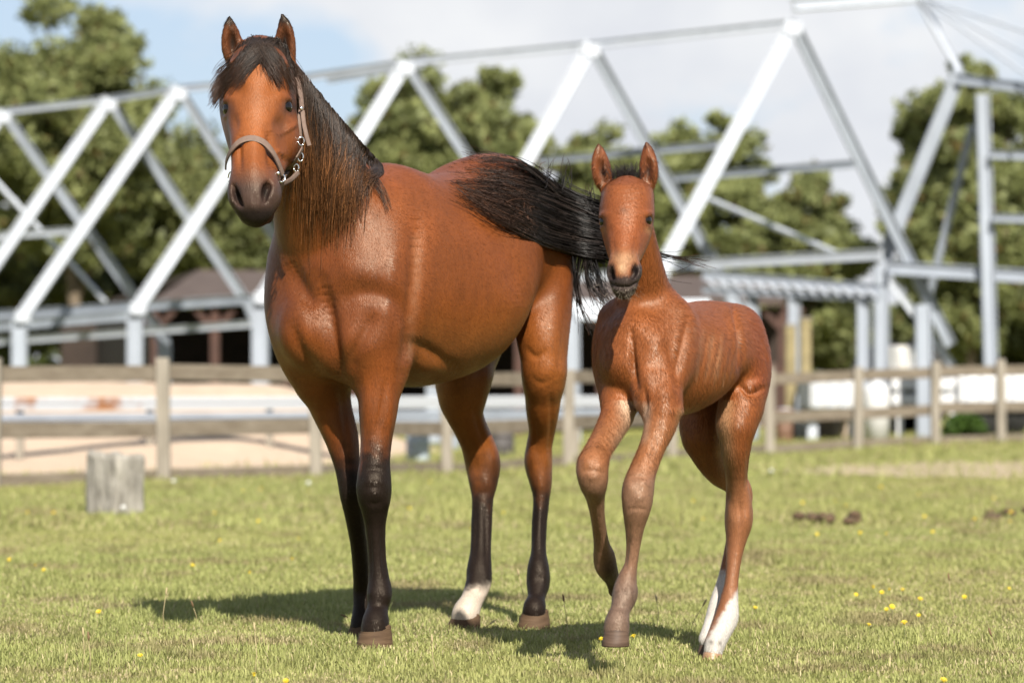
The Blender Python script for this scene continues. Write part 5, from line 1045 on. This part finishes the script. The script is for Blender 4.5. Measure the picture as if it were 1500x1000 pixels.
# ---------------------------------------------------------------- trees
def leaf_mat(name, c1, c2):
    m = bpy.data.materials.new(name); m.use_nodes = True; nt = m.node_tree; N = nt.nodes.new; L = nt.links.new; nt.nodes.clear(); a = N('ShaderNodeAttribute'); a.attribute_name = 'Col'; df = N('ShaderNodeBsdfPrincipled'); df.inputs['Roughness'].default_value = .55; df.inputs['Specular IOR Level'].default_value = .25; tr = N('ShaderNodeBsdfTranslucent'); mx = N('ShaderNodeMixShader'); mx.inputs['Fac'].default_value = .4; o = N('ShaderNodeOutputMaterial')
    L(a.outputs['Color'], df.inputs['Base Color']); L(a.outputs['Color'], tr.inputs['Color']); L(df.outputs['BSDF'], mx.inputs[1]); L(tr.outputs['BSDF'], mx.inputs[2]); L(mx.outputs['Shader'], o.inputs['Surface']); return m
M_LEAF = leaf_mat('leaves', None, None); M_BARK = mat('bark', (.12, .09, .06), col2=(.22, .17, .12), rough=.95, var=.4, scale=3, bump=.03, bscale=8)
def tree(name, px, py, rx, ry, d, label, cat='tree', seed=0, tone=0.5, leaf=.2, n_leaf=16000, clumps=56, bare=0.0):
    n_leaf = int(n_leaf * 1.5); rs = np.random.default_rng(seed + 100); c = W(px, py, d); R = np.array([rx * d / FPX, rx * d / FPX * .9, ry * d / FPX]); g = ground_under(px + rs.uniform(-12, 12), d); o = empty(name, tuple(g)); tag(o, label, cat, 'trees behind the hall frame')
    u = rs.standard_normal((clumps, 3)); u /= np.linalg.norm(u, axis=1, keepdims=True); clumps = int(clumps * 2.2); u = rs.standard_normal((clumps, 3)); u /= np.linalg.norm(u, axis=1, keepdims=True); lob = 1 + .11 * np.sin(u[:, :1] * 5 + seed) + .08 * np.sin(u[:, 2:] * 7 + 2 * seed); cc = c + u * R * lob * rs.uniform(.05, 1.0, (clumps, 1)) ** .55; cr = R.mean() * rs.uniform(.10, .27, clumps)
    k = rs.integers(0, clumps, n_leaf); v = rs.standard_normal((n_leaf, 3)); v /= np.linalg.norm(v, axis=1, keepdims=True); p = cc[k] + v * cr[k][:, None] * rs.uniform(.1, 1.25, (n_leaf, 1)) ** .6 * [1.1, 1.1, .8]
    p = p[p[:, 2] > g.z + .2]; n = len(p); a = rs.standard_normal((n, 3)); a /= np.linalg.norm(a, axis=1, keepdims=True); b = np.cross(a, rs.standard_normal((n, 3))); b /= np.linalg.norm(b, axis=1, keepdims=True); s = leaf * .78 * rs.uniform(.5, 1.3, (n, 1))
    V = np.stack([p - a * s - b * s * .55, p - a * s * .4 + b * s * .8, p + a * s], 1).reshape(-1, 3); F = np.arange(n * 3).reshape(n, 3)
    ct = rs.uniform(0, 1, clumps)[k][:n][:, None]; t = np.clip(ct * .45 + .1 + rs.uniform(0, .5, (n, 1)), 0, 1); lo, hi = np.array([.175, .205, .080]), np.array([.32, .345, .13]); col = lo * (1 - t) + hi * t; col = col * (.75 + .6 * tone); br = rs.uniform(0, 1, n) < .06; col[br] = [.16, .11, .035]
    link_mesh('crown', np_mesh(name + '_crown', V, F, np.repeat(col, 3, 0)), M_LEAF, o, False)
    bm = bmesh.new(); top = Vector(c) + Vector((0, 0, R[2] * .45)); r0 = max(.16, R[0] * .075); pts = [g.lerp(top, q) + Vector((math.sin(q * 5 + seed) * .12 * R[0], math.cos(q * 4 + seed) * .1 * R[0], 0)) * q for q in np.linspace(0, 1, 7)]; add_tube(bm, pts, list(np.linspace(r0, r0 * .25, 7)), 9); tr = bm_obj('trunk', bm, M_BARK, o, True)
    for i in range(9):
        q = pts[2 + i % 4]; e = Vector(cc[(i * 5) % clumps]); m_ = q.lerp(e, .5) + Vector((0, 0, .12 * R[2])); bm = bmesh.new(); add_tube(bm, [q, m_, e], [r0 * .42, r0 * .28, r0 * .1], 6); bm_obj('limb', bm, M_BARK, tr, True)
tree('broad_tree', 100, 190, 165, 178, 88, 'big leafy olive-green tree rising highest on the far left', seed=1, tone=.62, n_leaf=36000, clumps=110, leaf=.19)
tree('broad_tree', -95, 235, 120, 180, 92, 'leafy tree cut off by the picture edge beside the tallest tree', seed=2, tone=.5)
tree('broad_tree', 300, 320, 140, 130, 94, 'lower dark tree behind the mare\'s head', seed=3, tone=.35, n_leaf=20000, clumps=70)
tree('broad_tree', 640, 220, 135, 125, 86, 'rounded green tree above the mare\'s back', seed=4, tone=.62, n_leaf=24000, clumps=84)
tree('broad_tree', 855, 300, 95, 115, 92, 'slim loose tree left of the foal\'s ears', seed=5, tone=.7, n_leaf=8000, clumps=40)
tree('broad_tree', 1020, 300, 125, 130, 90, 'brownish green tree behind the foal\'s head', seed=6, tone=.85, n_leaf=15000, clumps=60)
tree('broad_tree', 1165, 385, 110, 115, 88, 'low olive tree behind the flat-roofed steel bay', seed=7, tone=.7, n_leaf=15000, clumps=56)
tree('broad_tree', 1415, 300, 122, 200, 84, 'tall dark green tree behind the gable end posts', seed=8, tone=.6, n_leaf=28000, clumps=100)
tree('broad_tree', 1560, 330, 90, 200, 90, 'tall tree at the picture edge past the gable end', seed=9, tone=.5)
for i, (px, py, rx, ry, lab) in enumerate(((20, 425, 120, 95, 'dark bushy undergrowth tree at the foot of the tallest tree'), (190, 430, 110, 90, 'dark shrubby tree between the first white rafters'), (395, 430, 110, 90, 'dark shrubby tree above the barn roof'), (560, 400, 110, 100, 'dark shrubby tree behind the mare\'s shoulder'), (740, 400, 110, 110, 'dark shrubby tree behind the mare\'s croup'), (905, 420, 100, 90, 'dark shrubby tree behind the foal\'s neck'), (1085, 450, 110, 80, 'dark shrubby tree under the lattice beam'), (1235, 490, 80, 70, 'small dark shrub between the slim steel posts'), (1370, 480, 75, 85, 'dark shrub under the gable brace'), (1480, 480, 90, 90, 'dark shrub right of the tallest gable post'))):
    tree('shrubby_tree', px, py, rx, ry, 97 + (i % 3) * 2, lab, seed=20 + i, tone=.15 + .1 * (i % 3), n_leaf=11000, clumps=50, leaf=.26)
def bush(px, d, r, label, seed):
    rs = np.random.default_rng(seed); g = ground_under(px, d); o = empty('bush', tuple(g)); tag(o, label, 'bush'); n = 1500; v = rs.standard_normal((n, 3)); v /= np.linalg.norm(v, axis=1, keepdims=True); p = np.array(g) + np.array([0, 0, r * .6]) + v * r * rs.uniform(.5, 1.1, (n, 1)) * [1, 1, .8]; a = rs.standard_normal((n, 3)); a /= np.linalg.norm(a, axis=1, keepdims=True); b = np.cross(a, rs.standard_normal((n, 3))); b /= np.linalg.norm(b, axis=1, keepdims=True); s = .06
    link_mesh('leaves', np_mesh('bush_leaves', np.stack([p - a * s, p - b * s * .5, p + a * s, p + b * s * .5], 1).reshape(-1, 3), np.arange(n * 4).reshape(n, 4), np.repeat(np.array([.07, .13, .02]) * rs.uniform(.6, 1.4, (n, 1)), 4, 0)), M_LEAF, o, False)
    bm = bmesh.new(); add_tube(bm, [g, g + Vector((.03, 0, r * .5))], [.03, .015], 6); bm_obj('stem', bm, M_BARK, o)
bush(1412, 44.6, .30, 'small bright green bush behind the fence rails', 1)
def hedge():
    rs = np.random.default_rng(77); n = 40000; x = rs.uniform(-46, 46, n); y = 106 + rs.uniform(-1.5, 1.5, n); top = 2.6 + 1.6 * vnoise(x + 80, y * 0 + 3, .35, 6); z = gz(x, y) + rs.uniform(0, 1, n) * top; p = np.stack([x, y, z], 1)
    a = rs.standard_normal((n, 3)); a /= np.linalg.norm(a, axis=1, keepdims=True); b = np.cross(a, rs.standard_normal((n, 3))); b /= np.linalg.norm(b, axis=1, keepdims=True); s = .24
    o = link_mesh('undergrowth', np_mesh('undergrowth', np.stack([p - a * s, p - b * s * .5, p + a * s, p + b * s * .5], 1).reshape(-1, 3), np.arange(n * 4).reshape(n, 4), np.repeat(np.array([.11, .135, .04]) * rs.uniform(.6, 1.5, (n, 1)), 4, 0)), M_LEAF, None, False); tag(o, 'dense dark undergrowth along the foot of the far trees', 'undergrowth', kind='stuff')
hedge()

# ---------------------------------------------------------------- small things in the grass
ORD = 'first second third fourth fifth sixth seventh eighth ninth tenth eleventh twelfth thirteenth fourteenth fifteenth sixteenth seventeenth eighteenth nineteenth twentieth'.split()
def small_things():
    rs = random.Random(21); yel = mat('yellow_petals', (.85, .62, .015), rough=.6); grn = mat('flower_stem', (.10, .14, .03), rough=.7); wht = mat('white_petals', (.78, .78, .74), rough=.6); straw = mat('dry_straw', (.46, .37, .20), rough=.8); seedm = mat('brown_seed', (.20, .12, .06), rough=.9)
    def flower_mesh(r, m, name):
        bm = bmesh.new(); c = bm.verts.new((0, 0, .004))
        for ring_, rr, z in ((0, r, .002), (1, r * .65, .006)):
            for k in range(11):
                a = 2 * math.pi * (k + ring_ * .5) / 11; w = .2; p = [Vector((math.cos(a - w) * rr * .3, math.sin(a - w) * rr * .3, z)), Vector((math.cos(a - w * .8) * rr, math.sin(a - w * .8) * rr, z + .004)), Vector((math.cos(a + w * .8) * rr, math.sin(a + w * .8) * rr, z + .004)), Vector((math.cos(a + w) * rr * .3, math.sin(a + w) * rr * .3, z))]
                bm.faces.new([bm.verts.new(q) for q in p])
        bmesh.ops.create_uvsphere(bm, u_segments=8, v_segments=5, radius=r * .38); me = bpy.data.meshes.new(name); bm.to_mesh(me); bm.free(); me.materials.append(m); return me
    fy, fw = flower_mesh(.0125, yel, 'yellow_flower'), flower_mesh(.014, wht, 'white_flower')
    bm = bmesh.new(); add_tube(bm, [(0, 0, -.01), (.003, 0, .03), (0, .002, .06)], [.0012, .001, .001], 5); stem = bpy.data.meshes.new('flower_stem'); bm.to_mesh(stem); bm.free(); stem.materials.append(grn)
    near = [(205, 952), (418, 989), (373, 983), (145, 893), (1254, 865), (1279, 859), (1292, 864), (1302, 857), (1322, 860), (1299, 886), (1307, 887), (1347, 876), (1346, 894), (1324, 912), (1413, 870), (1478, 855), (1382, 991), (1106, 884), (1273, 908), (928, 926), (880, 927)]
    far = [(1175, 738), (1354, 757), (1428, 764), (1480, 767), (1481, 750), (1346, 719), (1456, 724), (1239, 742), (1224, 732), (1290, 712), (1197, 783), (1261, 782), (1298, 784), (1366, 782), (64, 831), (52, 822), (322, 787), (315, 748), (313, 710), (282, 825), (365, 837), (437, 783), (428, 813), (379, 759), (14, 817), (78, 748), (356, 718), (382, 715), (452, 720), (40, 745), (600, 745), (738, 752), (690, 770), (630, 710), (1015, 735), (1030, 760)]
    for k, (px, py) in enumerate(near + far):
        d = CAMH * .93 * FPX / (py - HOR); x = (px - 750) * d / FPX; z = float(gz(x, d)); sc = rs.uniform(.6, .95) * (1.0 if d < 14 else 1.15); o = empty('wildflower', (x, d, z))
        zone = 0 if k < len(near) else 1; lst = near if zone == 0 else far; side = 0 if px < 700 else 1; same = sorted(q for q in lst if (q[0] < 700) == (side == 0)); pos = ORD[same.index((px, py))]
        tag(o, f"yellow wildflower, {pos} from the left in the {('near', 'farther')[zone]} grass {('to the left of the foal', 'under and right of the foal')[side]}", 'flower', f"{('near', 'farther')[zone]} yellow wildflowers")
        s = bpy.data.objects.new('stem', stem); f = bpy.data.objects.new('flower_head', fy)
        for q in (s, f): COL.objects.link(q); q.parent = o
        o.scale = (sc,) * 3; o.rotation_euler = (0, 0, rs.uniform(0, 6)); f.location = (0, .002, .058); f.rotation_euler = (rs.uniform(-.1, .9), rs.uniform(-.4, .4), -o.rotation_euler.z); s.scale = (1, 1, .95)
    for k, (px, py) in enumerate(((255, 718), (181, 757), (452, 724), (1130, 702))):
        d = CAMH * FPX / (py - HOR); x = (px - 750) * d / FPX; o = empty('clover', (x, d, float(gz(x, d)))); tag(o, ('white clover bloom at the foot of the fence right of the stump', 'white clover bloom at the foot of the stump', 'white clover bloom by the fence left of the mare', 'white clover bloom by the fence right of the foal')[k], 'flower', 'white blooms')
        s = bpy.data.objects.new('stem', stem); f = bpy.data.objects.new('flower_head', fw)
        for q in (s, f): COL.objects.link(q); q.parent = o
        o.scale = (1.4,) * 3; f.location = (0, 0, .055); f.rotation_euler = (.7, 0, 0)
    # seed stalks
    stalks = ((373, 990, 373, 922), (130, 992, 130, 936), (118, 985, 122, 930), (832, 940, 826, 880), (769, 912, 760, 842), (925, 900, 928, 886), (960, 922, 962, 880), (1404, 914, 1390, 848), (92, 1010, 96, 968), (560, 915, 508, 912), (1008, 935, 1030, 886), (1066, 900, 1062, 868), (700, 925, 718, 915), (285, 900, 283, 908), (240, 925, 243, 870), (1470, 990, 1452, 930), (640, 985, 633, 940))
    for k, (bx, by, tx, ty) in enumerate(stalks):
        d = CAMH * FPX / (max(by, ty + 8) - HOR); a = WV(bx, by, d); a.z = float(gz(a.x, d)) - .01; b = WV(tx, min(ty, by - 12), d + rs.uniform(-.03, .03)); o = empty('grass_stalk', tuple(a)); tag(o, f'thin dry seed stalk in the near grass, {ORD[sorted(q[0] for q in stalks).index(bx)]} from the left', 'stalk', 'dry seed stalks')
        bm = bmesh.new(); m_ = a.lerp(b, .5) + Vector((rs.uniform(-.01, .01), 0, .004)); add_tube(bm, [a, m_, b], [.0013, .0011, .0009], 5); bm_obj('stem', bm, straw, o, True); bm = bmesh.new(); t = (b - m_).normalized(); add_tube(bm, [b - t * .004, b + t * .006, b + t * .018, b + t * .024], [.001, .0035, .003, .0008], 6); bm_obj('seed_head', bm, seedm if k % 2 else straw, o, True)
    dung = mat('dung', (.075, .045, .025), col2=(.15, .095, .05), rough=.95, var=.4, scale=20, bump=.01, bscale=60)
    for k, (px, py, w, lab) in enumerate(((1198, 768, 54, 'dark brown heap of dung in the grass right of the foal'), (1248, 771, 30, 'flat scattered dung beside the larger heap'), (1482, 756, 34, 'small brown dung heap at the picture edge'), (1452, 762, 18, 'tiny clod of dung beside the edge heap'))):
        d = CAMH * FPX / (py - HOR); c = ground_under(px, d); c.z += .05; R = w * d / FPX / 2; o = empty('dung_heap', tuple(c)); tag(o, lab, 'dung'); q = random.Random(k)
        for i in range(11 if k == 0 else 6):
            bm = bmesh.new(); bmesh.ops.create_icosphere(bm, subdivisions=2, radius=.034); cc = c + Vector((q.gauss(0, R * .5), q.gauss(0, .09), (.03 + max(0, q.gauss(.02, .03))) * (.9 if k in (0, 2) else .5)))
            for v in bm.verts: v.co *= 1 + .35 * mnoise.noise(v.co * 40 + Vector((i, k, 0)))
            bmesh.ops.transform(bm, matrix=Matrix.Translation(cc) @ Matrix.Diagonal((1.2, 1.1, .8, 1)), verts=bm.verts); bm_obj('clod', bm, dung, o, True)
small_things()
